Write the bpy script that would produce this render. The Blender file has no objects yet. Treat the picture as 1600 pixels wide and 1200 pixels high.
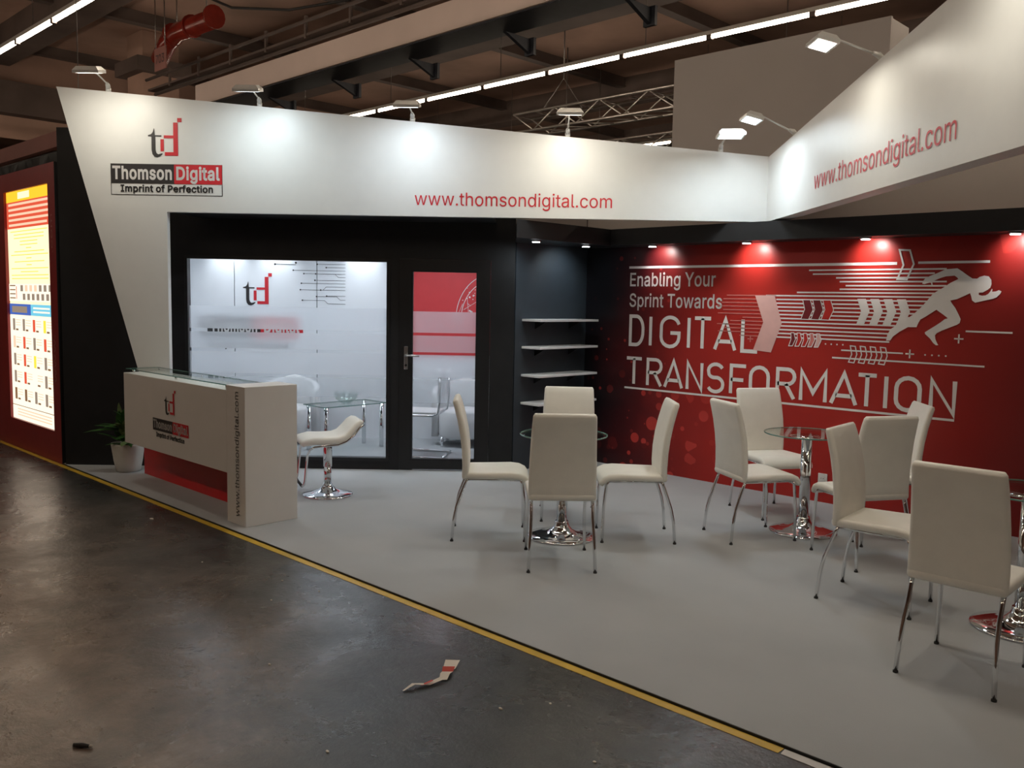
import bpy, bmesh, math, random
from mathutils import Matrix, Vector
from mathutils.geometry import tessellate_polygon
random.seed(7)
SC = bpy.context.scene
COL = SC.collection
# ------------------------------------------------------------------ camera, world, exposure
cam_d = bpy.data.cameras.new('camera'); cam = bpy.data.objects.new('camera', cam_d); COL.objects.link(cam)
F_PX, YAW, PITCH, ROLL = 1385.5, 0.773614, 0.094024, 0.018672
cam_d.sensor_width = 36.0; cam_d.lens = 36.0 * F_PX / 1600.0; cam_d.clip_end = 200
_v = Vector((-math.sin(YAW)*math.cos(PITCH), math.cos(YAW)*math.cos(PITCH), -math.sin(PITCH)))
_r = Vector((math.cos(YAW), math.sin(YAW), 0)); _u = _r.cross(_v)
_r2 = math.cos(ROLL)*_r + math.sin(ROLL)*_u; _u2 = -math.sin(ROLL)*_r + math.cos(ROLL)*_u
cam.matrix_world = Matrix(((_r2.x, _u2.x, -_v.x, 0), (_r2.y, _u2.y, -_v.y, -3.007), (_r2.z, _u2.z, -_v.z, 1.65), (0, 0, 0, 1)))
SC.camera = cam
w = bpy.data.worlds.new('hall_air'); SC.world = w; w.use_nodes = True
w.node_tree.nodes['Background'].inputs[0].default_value = (0.30, 0.24, 0.20, 1)
w.node_tree.nodes['Background'].inputs[1].default_value = 0.05
SC.view_settings.view_transform = 'Standard'; SC.view_settings.look = 'None'
SC.view_settings.exposure = 0.15; SC.view_settings.gamma = 1.0; SC.view_settings.use_curve_mapping = False
TUBE_STRENGTH = 36.0          # hall fluorescent tubes
FLOOD_W = 5.9                # flood lamps on the fascia
ROOM_W = 10.0                 # meeting-room ceiling panel
DOWN_W = 9.0                  # downlights in the header

R45 = math.pi / 4
# ------------------------------------------------------------------ materials
MATS = {}
def nodes_of(m): return m.node_tree.nodes, m.node_tree.links
def mat(name, col, rough=0.5, metal=0.0, var=0.06, scale=8.0, bump=0.0, bscale=60.0, spec=0.5, coat=0.0):
    if name in MATS: return MATS[name]
    m = bpy.data.materials.new(name); m.use_nodes = True; n, l = nodes_of(m)
    p = n['Principled BSDF']; p.inputs['Roughness'].default_value = rough; p.inputs['Metallic'].default_value = metal
    p.inputs['Specular IOR Level'].default_value = spec; p.inputs['Coat Weight'].default_value = coat
    tc = n.new('ShaderNodeTexCoord'); nz = n.new('ShaderNodeTexNoise'); nz.inputs['Scale'].default_value = scale; nz.inputs['Detail'].default_value = 4
    l.new(tc.outputs['Object'], nz.inputs['Vector'])
    rp = n.new('ShaderNodeValToRGB'); e = rp.color_ramp.elements
    e[0].position, e[1].position = .3, .7
    e[0].color = tuple(c*(1-var) for c in col)+(1,); e[1].color = tuple(min(1, c*(1+var)) for c in col)+(1,)
    l.new(nz.outputs['Fac'], rp.inputs['Fac']); l.new(rp.outputs['Color'], p.inputs['Base Color'])
    if bump:
        n2 = n.new('ShaderNodeTexNoise'); n2.inputs['Scale'].default_value = bscale; n2.inputs['Detail'].default_value = 3
        l.new(tc.outputs['Object'], n2.inputs['Vector'])
        b = n.new('ShaderNodeBump'); b.inputs['Strength'].default_value = bump; b.inputs['Distance'].default_value = .004
        l.new(n2.outputs['Fac'], b.inputs['Height']); l.new(b.outputs['Normal'], p.inputs['Normal'])
    MATS[name] = m; return m
def emit(name, col, s):
    if name in MATS: return MATS[name]
    m = bpy.data.materials.new(name); m.use_nodes = True; n, l = nodes_of(m); n.clear()
    e = n.new('ShaderNodeEmission'); e.inputs[0].default_value = tuple(col)+(1,); e.inputs[1].default_value = s
    o = n.new('ShaderNodeOutputMaterial'); l.new(e.outputs[0], o.inputs[0]); MATS[name] = m; return m
def clear_glass(name, tint, base=.04, top=.55):
    m = bpy.data.materials.new(name); m.use_nodes = True; n, l = nodes_of(m); n.clear()
    t = n.new('ShaderNodeBsdfTransparent'); t.inputs[0].default_value = tuple(tint)+(1,)
    g = n.new('ShaderNodeBsdfGlossy'); g.inputs['Roughness'].default_value = .02
    f = n.new('ShaderNodeLayerWeight'); f.inputs[0].default_value = .5
    pw = n.new('ShaderNodeMath'); pw.operation = 'POWER'; pw.inputs[1].default_value = 4.0
    ma = n.new('ShaderNodeMapRange'); ma.inputs[3].default_value = base; ma.inputs[4].default_value = top
    l.new(f.outputs['Facing'], pw.inputs[0]); l.new(pw.outputs[0], ma.inputs[0])
    x = n.new('ShaderNodeMixShader'); o = n.new('ShaderNodeOutputMaterial')
    l.new(ma.outputs[0], x.inputs[0]); l.new(t.outputs[0], x.inputs[1]); l.new(g.outputs[0], x.inputs[2]); l.new(x.outputs[0], o.inputs[0])
    MATS[name] = m; return m
def frosted(name, clear, haze, rough):
    m = bpy.data.materials.new(name); m.use_nodes = True; n, l = nodes_of(m); n.clear()
    t = n.new('ShaderNodeBsdfTransparent'); t.inputs[0].default_value = (.95, .97, .98, 1)
    r = n.new('ShaderNodeBsdfRefraction'); r.inputs['IOR'].default_value = 1.18; r.inputs['Roughness'].default_value = rough
    r.inputs['Color'].default_value = (.93, .95, .96, 1)
    d = n.new('ShaderNodeBsdfTranslucent'); d.inputs[0].default_value = (.75, .77, .80, 1)
    a = n.new('ShaderNodeMixShader'); a.inputs[0].default_value = haze
    b = n.new('ShaderNodeMixShader'); b.inputs[0].default_value = clear
    o = n.new('ShaderNodeOutputMaterial')
    l.new(r.outputs[0], a.inputs[1]); l.new(d.outputs[0], a.inputs[2])
    l.new(a.outputs[0], b.inputs[1]); l.new(t.outputs[0], b.inputs[2]); l.new(b.outputs[0], o.inputs[0])
    MATS[name] = m; return m
M = {}
M['white'] = mat('white_laminate', (.72, .72, .70), .42, var=.015)
M['counter'] = mat('counter_white_laminate', (.72, .70, .67), .4, var=.015)
M['black'] = mat('black_panel', (.012, .0125, .014), .5, var=.12, spec=.35)
M['blackgloss'] = mat('black_frame', (.008, .008, .009), .4, var=.1)
M['teal'] = mat('dark_slate_panel', (.030, .040, .050), .55, var=.08)
M['leather'] = mat('cream_leatherette', (.86, .84, .77), .48, var=.03, bump=.12, bscale=180)
M['chrome'] = mat('chrome', (.80, .81, .82), .07, 1.0, var=.02)
M['satin'] = mat('satin_steel', (.55, .55, .55), .28, 1.0, var=.04)
M['alu'] = mat('aluminium_tube', (.62, .58, .54), .35, .9, var=.05)
M['rubber'] = mat('black_rubber', (.012, .012, .012), .6)
M['red'] = mat('red_gloss_laminate', (.60, .014, .018), .3, var=.05)
M['redprint'] = mat('red_print', (.58, .02, .03), .45, var=.03)
M['darkprint'] = mat('charcoal_print', (.025, .022, .022), .45, var=.05)
M['whiteprint'] = mat('white_print', (.80, .78, .76), .45, var=.03)
M['pinkprint'] = mat('pink_print', (.62, .19, .17), .45, var=.06)
M['pinkpale'] = mat('pale_pink_print', (.70, .42, .39), .45, var=.06)
M['maroonprint'] = mat('maroon_print', (.16, .008, .012), .45, var=.1)
M['brightredprint'] = mat('bright_red_print', (.52, .02, .015), .45, var=.05)
M['brown'] = mat('brown_concrete', (.40, .25, .19), .8, var=.25, scale=.6)
M['browndark'] = mat('dark_brown_steel', (.11, .078, .066), .7, var=.25, scale=1.2)
M['beam'] = mat('pale_painted_steel', (.70, .56, .50), .6, var=.06, scale=1.0)
M['navy'] = mat('dark_blue_steel', (.016, .018, .026), .6, var=.2)
M['greywall'] = mat('grey_panel', (.46, .42, .395), .6, var=.03, scale=1.0)
M['housing'] = mat('lamp_housing', (.55, .52, .48), .5, var=.05)
M['lampbody'] = mat('lamp_silver', (.70, .70, .68), .35, .3, var=.03)
M['maroon'] = mat('maroon_frame', (.27, .022, .024), .4, var=.08)
M['pinkwall'] = mat('dusty_red_panel', (.30, .13, .11), .6, var=.08, scale=2)
M['drape'] = mat('black_drape', (.012, .013, .013), .9, var=.3)
M['pipe'] = mat('red_pipe_paint', (.22, .022, .013), .22, var=.2, scale=3)
M['yellow'] = mat('yellow_tape', (.62, .40, .035), .5, var=.14, scale=5)
M['whitetape'] = mat('white_tape', (.62, .60, .58), .5, var=.08)
M['paper'] = mat('torn_paper', (.72, .66, .58), .8, var=.1)
M['redpaper'] = mat('red_paper_print', (.55, .08, .06), .8, var=.1)
M['ceramic'] = mat('white_ceramic', (.68, .67, .62), .35, var=.03)
M['soil'] = mat('soil', (.03, .02, .012), .95, var=.4, scale=40)
M['leaf'] = mat('leaf_green', (.035, .11, .02), .45, var=.45, scale=14)
M['leafpale'] = mat('leaf_pale_green', (.16, .24, .09), .45, var=.3, scale=14)
M['plastic'] = mat('white_plastic', (.72, .72, .70), .35, var=.02)
M['scrap'] = mat('scrap_grey', (.45, .42, .38), .8, var=.2)
M['butt'] = mat('dark_scrap', (.02, .016, .014), .7, var=.3)
M['wire'] = mat('wire_steel', (.30, .27, .25), .4, .8)
M['cable'] = mat('black_cable', (.015, .012, .012), .6)
M['tub'] = mat('white_leather', (.75, .76, .77), .45, var=.03)
M['roomwall'] = mat('room_white_wall', (.80, .82, .85), .55, var=.02)
M['roomred'] = mat('room_red_print', (.62, .05, .055), .5, var=.04)
M['shelf'] = mat('white_shelf', (.80, .81, .81), .4, var=.02)
M['glass'] = clear_glass('window_glass', (.95, .965, .975), .015, .3)
M['topglass'] = clear_glass('table_glass', (.93, .965, .95), .04, .5)
M['edgeglass'] = mat('glass_edge_green', (.10, .22, .19), .12, var=.05)
M['frost'] = frosted('frosted_film', .06, .42, .42)
M['frostlow'] = frosted('half_frosted_film', .72, .40, .30)
M['tube'] = emit('tube_glow', (1.0, .84, .66), TUBE_STRENGTH)
M['lens_cool'] = emit('lens_cool', (.80, .95, 1.0), 9.0)
M['lens_warm'] = emit('lens_warm', (1.0, .93, .78), 9.0)
M['spotlens'] = emit('downlight_lens', (.92, .96, 1.0), 14.0)
M['panel_led'] = emit('ceiling_led', (.88, .94, 1.0), 6.0)

def hall_floor_mat():
    m = bpy.data.materials.new('worn_hall_floor'); m.use_nodes = True; n, l = nodes_of(m); p = n['Principled BSDF']
    tc = n.new('ShaderNodeTexCoord')
    def noise(s, d=5, r=.55, dist=0.0):
        k = n.new('ShaderNodeTexNoise'); k.inputs['Scale'].default_value = s; k.inputs['Detail'].default_value = d
        k.inputs['Roughness'].default_value = r; k.inputs['Distortion'].default_value = dist
        l.new(tc.outputs['Object'], k.inputs['Vector']); return k.outputs['Fac']
    def ramp(src, pts):
        k = n.new('ShaderNodeValToRGB'); e = k.color_ramp.elements
        while len(e) < len(pts): e.new(.5)
        for i, (pos, c) in enumerate(pts): e[i].position = pos; e[i].color = c if len(c) == 4 else tuple(c)+(1,)
        l.new(src, k.inputs['Fac']); return k.outputs['Color']
    big = ramp(noise(.62, 8, .66, .9), [(.28, (.026, .029, .029)), (.48, (.046, .046, .043)), (.60, (.075, .068, .060)), (.74, (.115, .098, .084))])
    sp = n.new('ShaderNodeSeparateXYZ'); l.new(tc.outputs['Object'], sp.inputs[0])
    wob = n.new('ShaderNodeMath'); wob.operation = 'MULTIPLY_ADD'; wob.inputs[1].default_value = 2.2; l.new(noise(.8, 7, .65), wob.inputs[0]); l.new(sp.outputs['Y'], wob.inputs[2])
    wear_glow = n.new('ShaderNodeMapRange'); wear_glow.interpolation_type = 'SMOOTHSTEP'; xr = n.new('ShaderNodeMapRange'); l.new(sp.outputs['X'], xr.inputs[0]); xr.inputs[1].default_value = -3.6; xr.inputs[2].default_value = -1.2; xr.inputs[3].default_value = 0; xr.inputs[4].default_value = 1.9
    ad = n.new('ShaderNodeMath'); ad.operation = 'ADD'; l.new(wob.outputs[0], ad.inputs[0]); l.new(xr.outputs[0], ad.inputs[1]); l.new(ad.outputs[0], wear_glow.inputs[0])
    wear_glow.inputs[1].default_value = .95; wear_glow.inputs[2].default_value = -.55; wear_glow.inputs[3].default_value = 0; wear_glow.inputs[4].default_value = .9
    worn = ramp(noise(1.5, 8, .7, .5), [(.3, (.075, .056, .045)), (.5, (.175, .130, .102)), (.72, (.27, .205, .165))])  # brown wear, with warm light on the aisle painted into the colour
    lm = n.new('ShaderNodeMix'); lm.data_type = 'RGBA'; l.new(wear_glow.outputs[0], lm.inputs[0]); l.new(big, lm.inputs[6]); l.new(worn, lm.inputs[7]); big = lm.outputs[2]
    fine = ramp(noise(7, 8, .7), [(.35, (.55, .55, .55)), (.6, (1.1, 1.1, 1.1)), (.78, (1.7, 1.6, 1.5))])
    mx = n.new('ShaderNodeMix'); mx.data_type = 'RGBA'; mx.blend_type = 'MULTIPLY'; mx.inputs[0].default_value = .8
    l.new(big, mx.inputs[6]); l.new(fine, mx.inputs[7])
    # pale scuffs
    mp = n.new('ShaderNodeMapping'); mp.inputs['Scale'].default_value = (1.2, 5.5, 1); mp.inputs['Rotation'].default_value = (0, 0, .5)
    l.new(tc.outputs['Object'], mp.inputs['Vector'])
    sc = n.new('ShaderNodeTexNoise'); sc.inputs['Scale'].default_value = 2.6; sc.inputs['Detail'].default_value = 9; sc.inputs['Roughness'].default_value = .75
    l.new(mp.outputs[0], sc.inputs['Vector'])
    sm = ramp(sc.outputs['Fac'], [(.60, (0, 0, 0)), (.78, (1, 1, 1))])
    mx2 = n.new('ShaderNodeMix'); mx2.data_type = 'RGBA'; mx2.blend_type = 'MIX'
    l.new(sm, mx2.inputs[0]); l.new(mx.outputs[2], mx2.inputs[6]); mx2.inputs[7].default_value = (.15, .145, .13, 1)
    l.new(mx2.outputs[2], p.inputs['Base Color'])
    rr = ramp(noise(1.6, 6, .65, .4), [(.3, (.17,)*3), (.7, (.42,)*3)])
    l.new(rr, p.inputs['Roughness']); p.inputs['Specular IOR Level'].default_value = .5
    b = n.new('ShaderNodeBump'); b.inputs['Strength'].default_value = .4; b.inputs['Distance'].default_value = .012
    l.new(noise(9, 6, .7), b.inputs['Height']); l.new(b.outputs[0], p.inputs['Normal'])
    return m
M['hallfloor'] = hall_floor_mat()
M['carpet'] = mat('grey_booth_carpet', (.43, .45, .465), .95, var=.05, scale=1.3, bump=.35, bscale=420, spec=.1)

def poster_mat():
    # printed artwork: black at the shelf end running to red, with blurred round spots
    m = bpy.data.materials.new('red_artwork_print'); m.use_nodes = True; n, l = nodes_of(m); p = n['Principled BSDF']
    p.inputs['Roughness'].default_value = .38; p.inputs['Specular IOR Level'].default_value = .4
    tc = n.new('ShaderNodeTexCoord'); sp = n.new('ShaderNodeSeparateXYZ'); l.new(tc.outputs['Object'], sp.inputs[0])
    def math_(op, a, b=None, c=None, clamp=False):
        k = n.new('ShaderNodeMath'); k.operation = op; k.use_clamp = clamp
        for i, q in enumerate((a, b, c)):
            if q is None: continue
            if isinstance(q, (int, float)): k.inputs[i].default_value = q
            else: l.new(q, k.inputs[i])
        return k.outputs[0]
    def mrange(src, a, b, c=0., d=1.):
        k = n.new('ShaderNodeMapRange'); k.interpolation_type = 'SMOOTHSTEP'
        l.new(src, k.inputs[0]); k.inputs[1].default_value = a; k.inputs[2].default_value = b; k.inputs[3].default_value = c; k.inputs[4].default_value = d
        return k.outputs[0]
    x, z = sp.outputs['X'], sp.outputs['Z']
    nz = n.new('ShaderNodeTexNoise'); nz.inputs['Scale'].default_value = 1.1; nz.inputs['Detail'].default_value = 3; l.new(tc.outputs['Object'], nz.inputs['Vector'])
    xx = math_('ADD', x, math_('MULTIPLY', math_('SUBTRACT', nz.outputs['Fac'], .5), 1.1))
    base = mrange(xx, -5.75, -4.15)
    right = mrange(x, -2.9, -1.2, 1., .42)
    fac = math_('MULTIPLY', base, right)
    rp = n.new('ShaderNodeValToRGB'); e = rp.color_ramp.elements; e[0].position = 0; e[1].position = 1
    e[0].color = (.010, .009, .012, 1); e[1].color = (.40, .022, .016, 1); k = e.new(.35); k.color = (.085, .006, .008, 1)
    l.new(fac, rp.inputs[0])
    def bokeh(scale, rmin, rmax, seedz, thr=.45):
        mp = n.new('ShaderNodeMapping'); mp.inputs['Rotation'].default_value = (math.pi/2, 0, 0); mp.inputs['Location'].default_value = (seedz, seedz*.7, 0)
        l.new(tc.outputs['Object'], mp.inputs[0])
        v = n.new('ShaderNodeTexVoronoi'); v.voronoi_dimensions = '2D'; v.inputs['Scale'].default_value = scale; v.inputs['Randomness'].default_value = 1.0
        l.new(mp.outputs[0], v.inputs['Vector'])
        sc = n.new('ShaderNodeSeparateColor'); l.new(v.outputs['Color'], sc.inputs[0])
        rad = math_('ADD', rmin, math_('MULTIPLY', sc.outputs[0], rmax-rmin))
        inside = math_('MULTIPLY', math_('SUBTRACT', rad, v.outputs['Distance']), 30., clamp=True)
        return math_('MULTIPLY', inside, mrange(sc.outputs[1], thr, 1.0))
    zone = math_('MULTIPLY', mrange(x, -5.75, -5.2), math_('MULTIPLY', mrange(x, -4.5, -3.7, 1., 0.), mrange(z, .45, 1.15, 1., 0.)))
    b1 = math_('MULTIPLY', bokeh(6.5, .05, .46, 1.3, .12), zone)
    b2 = math_('MULTIPLY', bokeh(10., .03, .30, 5.1, .78), math_('MULTIPLY', mrange(x, -5.85, -5.6), mrange(x, -5.1, -4.6, 1., 0.)))
    zone3 = math_('MULTIPLY', mrange(x, -3.0, -1.8), mrange(z, 1.2, 2.0))
    b3 = math_('MULTIPLY', math_('MULTIPLY', bokeh(3.2, .1, .4, 8.4), zone3), .35)
    tot = math_('MINIMUM', math_('ADD', math_('ADD', b1, math_('MULTIPLY', b2, .8)), b3), .9)
    mx = n.new('ShaderNodeMix'); mx.data_type = 'RGBA'; l.new(tot, mx.inputs[0]); l.new(rp.outputs[0], mx.inputs[6]); mx.inputs[7].default_value = (.55, .05, .04, 1)
    l.new(mx.outputs[2], p.inputs['Base Color'])
    return m
M['poster'] = poster_mat()

# ------------------------------------------------------------------ mesh helpers
OFF = {}
class MB:
    def __init__(s): s.v = []; s.f = []; s.sm = []
    def add(s, vs, fs, smooth=False):
        o = len(s.v); s.v += [tuple(v) for v in vs]; s.f += [tuple(i+o for i in f) for f in fs]; s.sm += [smooth]*len(fs); return s
    def box(s, x0, x1, y0, y1, z0, z1):
        vs = [(x, y, z) for z in (z0, z1) for y in (y0, y1) for x in (x0, x1)]
        return s.add(vs, [(0, 2, 3, 1), (4, 5, 7, 6), (0, 1, 5, 4), (2, 6, 7, 3), (0, 4, 6, 2), (1, 3, 7, 5)])
    def tube(s, path, r, n=10, caps=True, smooth=True):
        P = [Vector(p) for p in path]; R = r if isinstance(r, (list, tuple)) else [r]*len(P)
        prev = None; rings = []
        for i, p in enumerate(P):
            t = (P[min(i+1, len(P)-1)] - P[max(i-1, 0)]).normalized()
            if prev is None:
                a = Vector((0, 0, 1)) if abs(t.z) < .9 else Vector((1, 0, 0)); b = t.cross(a).normalized()
            else: b = (prev - t*prev.dot(t)).normalized()
            prev = b; c = t.cross(b)
            rings.append([p + R[i]*(math.cos(2*math.pi*k/n)*b + math.sin(2*math.pi*k/n)*c) for k in range(n)])
        vs = [v for g in rings for v in g]; fs = []
        for i in range(len(P)-1):
            for k in range(n): fs.append((i*n+k, i*n+(k+1) % n, (i+1)*n+(k+1) % n, (i+1)*n+k))
        s.add(vs, fs, smooth)
        if caps:
            o = len(s.v) - len(vs); s.f += [tuple(o+k for k in reversed(range(n))), tuple(o+(len(P)-1)*n+k for k in range(n))]; s.sm += [False, False]
        return s
    def lathe(s, prof, n=40, c=(0, 0, 0), smooth=True):
        vs = [(c[0]+r*math.cos(2*math.pi*k/n), c[1]+r*math.sin(2*math.pi*k/n), c[2]+z) for r, z in prof for k in range(n)]
        fs = [(i*n+k, i*n+(k+1) % n, (i+1)*n+(k+1) % n, (i+1)*n+k) for i in range(len(prof)-1) for k in range(n)]
        s.add(vs, fs, smooth); o = len(s.v)-len(vs)
        s.f += [tuple(o+k for k in reversed(range(n))), tuple(o+(len(prof)-1)*n+k for k in range(n))]; s.sm += [False, False]; return s
    def prism(s, poly, o, ux, uy, d):
        """poly in 2-D on the plane o + ux, uy, thickened along d"""
        o, ux, uy, d = Vector(o), Vector(ux), Vector(uy), Vector(d); k = len(poly)
        vs = [o + ux*a + uy*b for a, b in poly] + [o + ux*a + uy*b + d for a, b in poly]
        fs = [tuple(range(k)), tuple(reversed(range(k, 2*k)))] + [(i, i+k, (i+1) % k+k, (i+1) % k) for i in range(k)]
        return s.add(vs, fs)
    def loft(s, rings, caps=True, smooth=True):
        n = len(rings[0]); vs = [v for g in rings for v in g]
        fs = [(i*n+k, i*n+(k+1) % n, (i+1)*n+(k+1) % n, (i+1)*n+k) for i in range(len(rings)-1) for k in range(n)]
        s.add(vs, fs, smooth)
        if caps:
            o = len(s.v)-len(vs); s.f += [tuple(o+k for k in reversed(range(n))), tuple(o+(len(rings)-1)*n+k for k in range(n))]; s.sm += [smooth, smooth]
        return s
    def build(s, name, m, parent=None, off=None, rot=0.0, bevel=0.0, fix=True):
        if parent is not None and off is None: off = OFF.get(parent.name, (0, 0, 0))
        off = Vector(off or (0, 0, 0))
        me = bpy.data.meshes.new(name); me.from_pydata([Vector(v)-off for v in s.v], [], s.f)
        for i, p in enumerate(me.polygons): p.use_smooth = s.sm[i]
        if fix:
            bm = bmesh.new(); bm.from_mesh(me); bmesh.ops.recalc_face_normals(bm, faces=bm.faces); bm.to_mesh(me); bm.free()
        me.materials.append(M[m] if isinstance(m, str) else m)
        o = bpy.data.objects.new(name, me); COL.objects.link(o)
        if parent is not None: o.parent = parent
        else:
            o.location = Matrix.Rotation(rot, 4, 'Z') @ off; o.rotation_euler = (0, 0, rot)
        OFF[o.name] = tuple(off)
        if bevel:
            b = o.modifiers.new('edge', 'BEVEL'); b.width = bevel; b.segments = 2; b.limit_method = 'ANGLE'
        return o
def tag(o, label=None, cat=None, group=None, kind=None):
    if label: o['label'] = label
    if cat: o['category'] = cat
    if group: o['group'] = group
    if kind: o['kind'] = kind
    return o
def thing(name, label, cat, loc=(0, 0, 0), rot=0.0, group=None, kind=None):
    """Empty at the thing's base; loc is given in the frame rotated by rot"""
    o = bpy.data.objects.new(name, None); COL.objects.link(o); o.empty_display_size = .1
    o.location = Matrix.Rotation(rot, 4, 'Z') @ Vector(loc); o.rotation_euler = (0, 0, rot); OFF[o.name] = tuple(loc)
    return tag(o, label, cat, group, kind)
def struct(name, mb, m, parent=None, rot=0.0, label=None, **k):
    o = mb.build(name, m, parent, rot=rot, **k)
    if parent is None: tag(o, label, None, None, 'structure')
    return o
def copy_tree(o, parent=None):
    c = o.copy(); COL.objects.link(c); c.parent = parent
    for ch in list(o.children):
        c2 = copy_tree(ch, c); c2.matrix_parent_inverse = ch.matrix_parent_inverse.copy()
    return c
def B(*a): return MB().box(*a)

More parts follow.
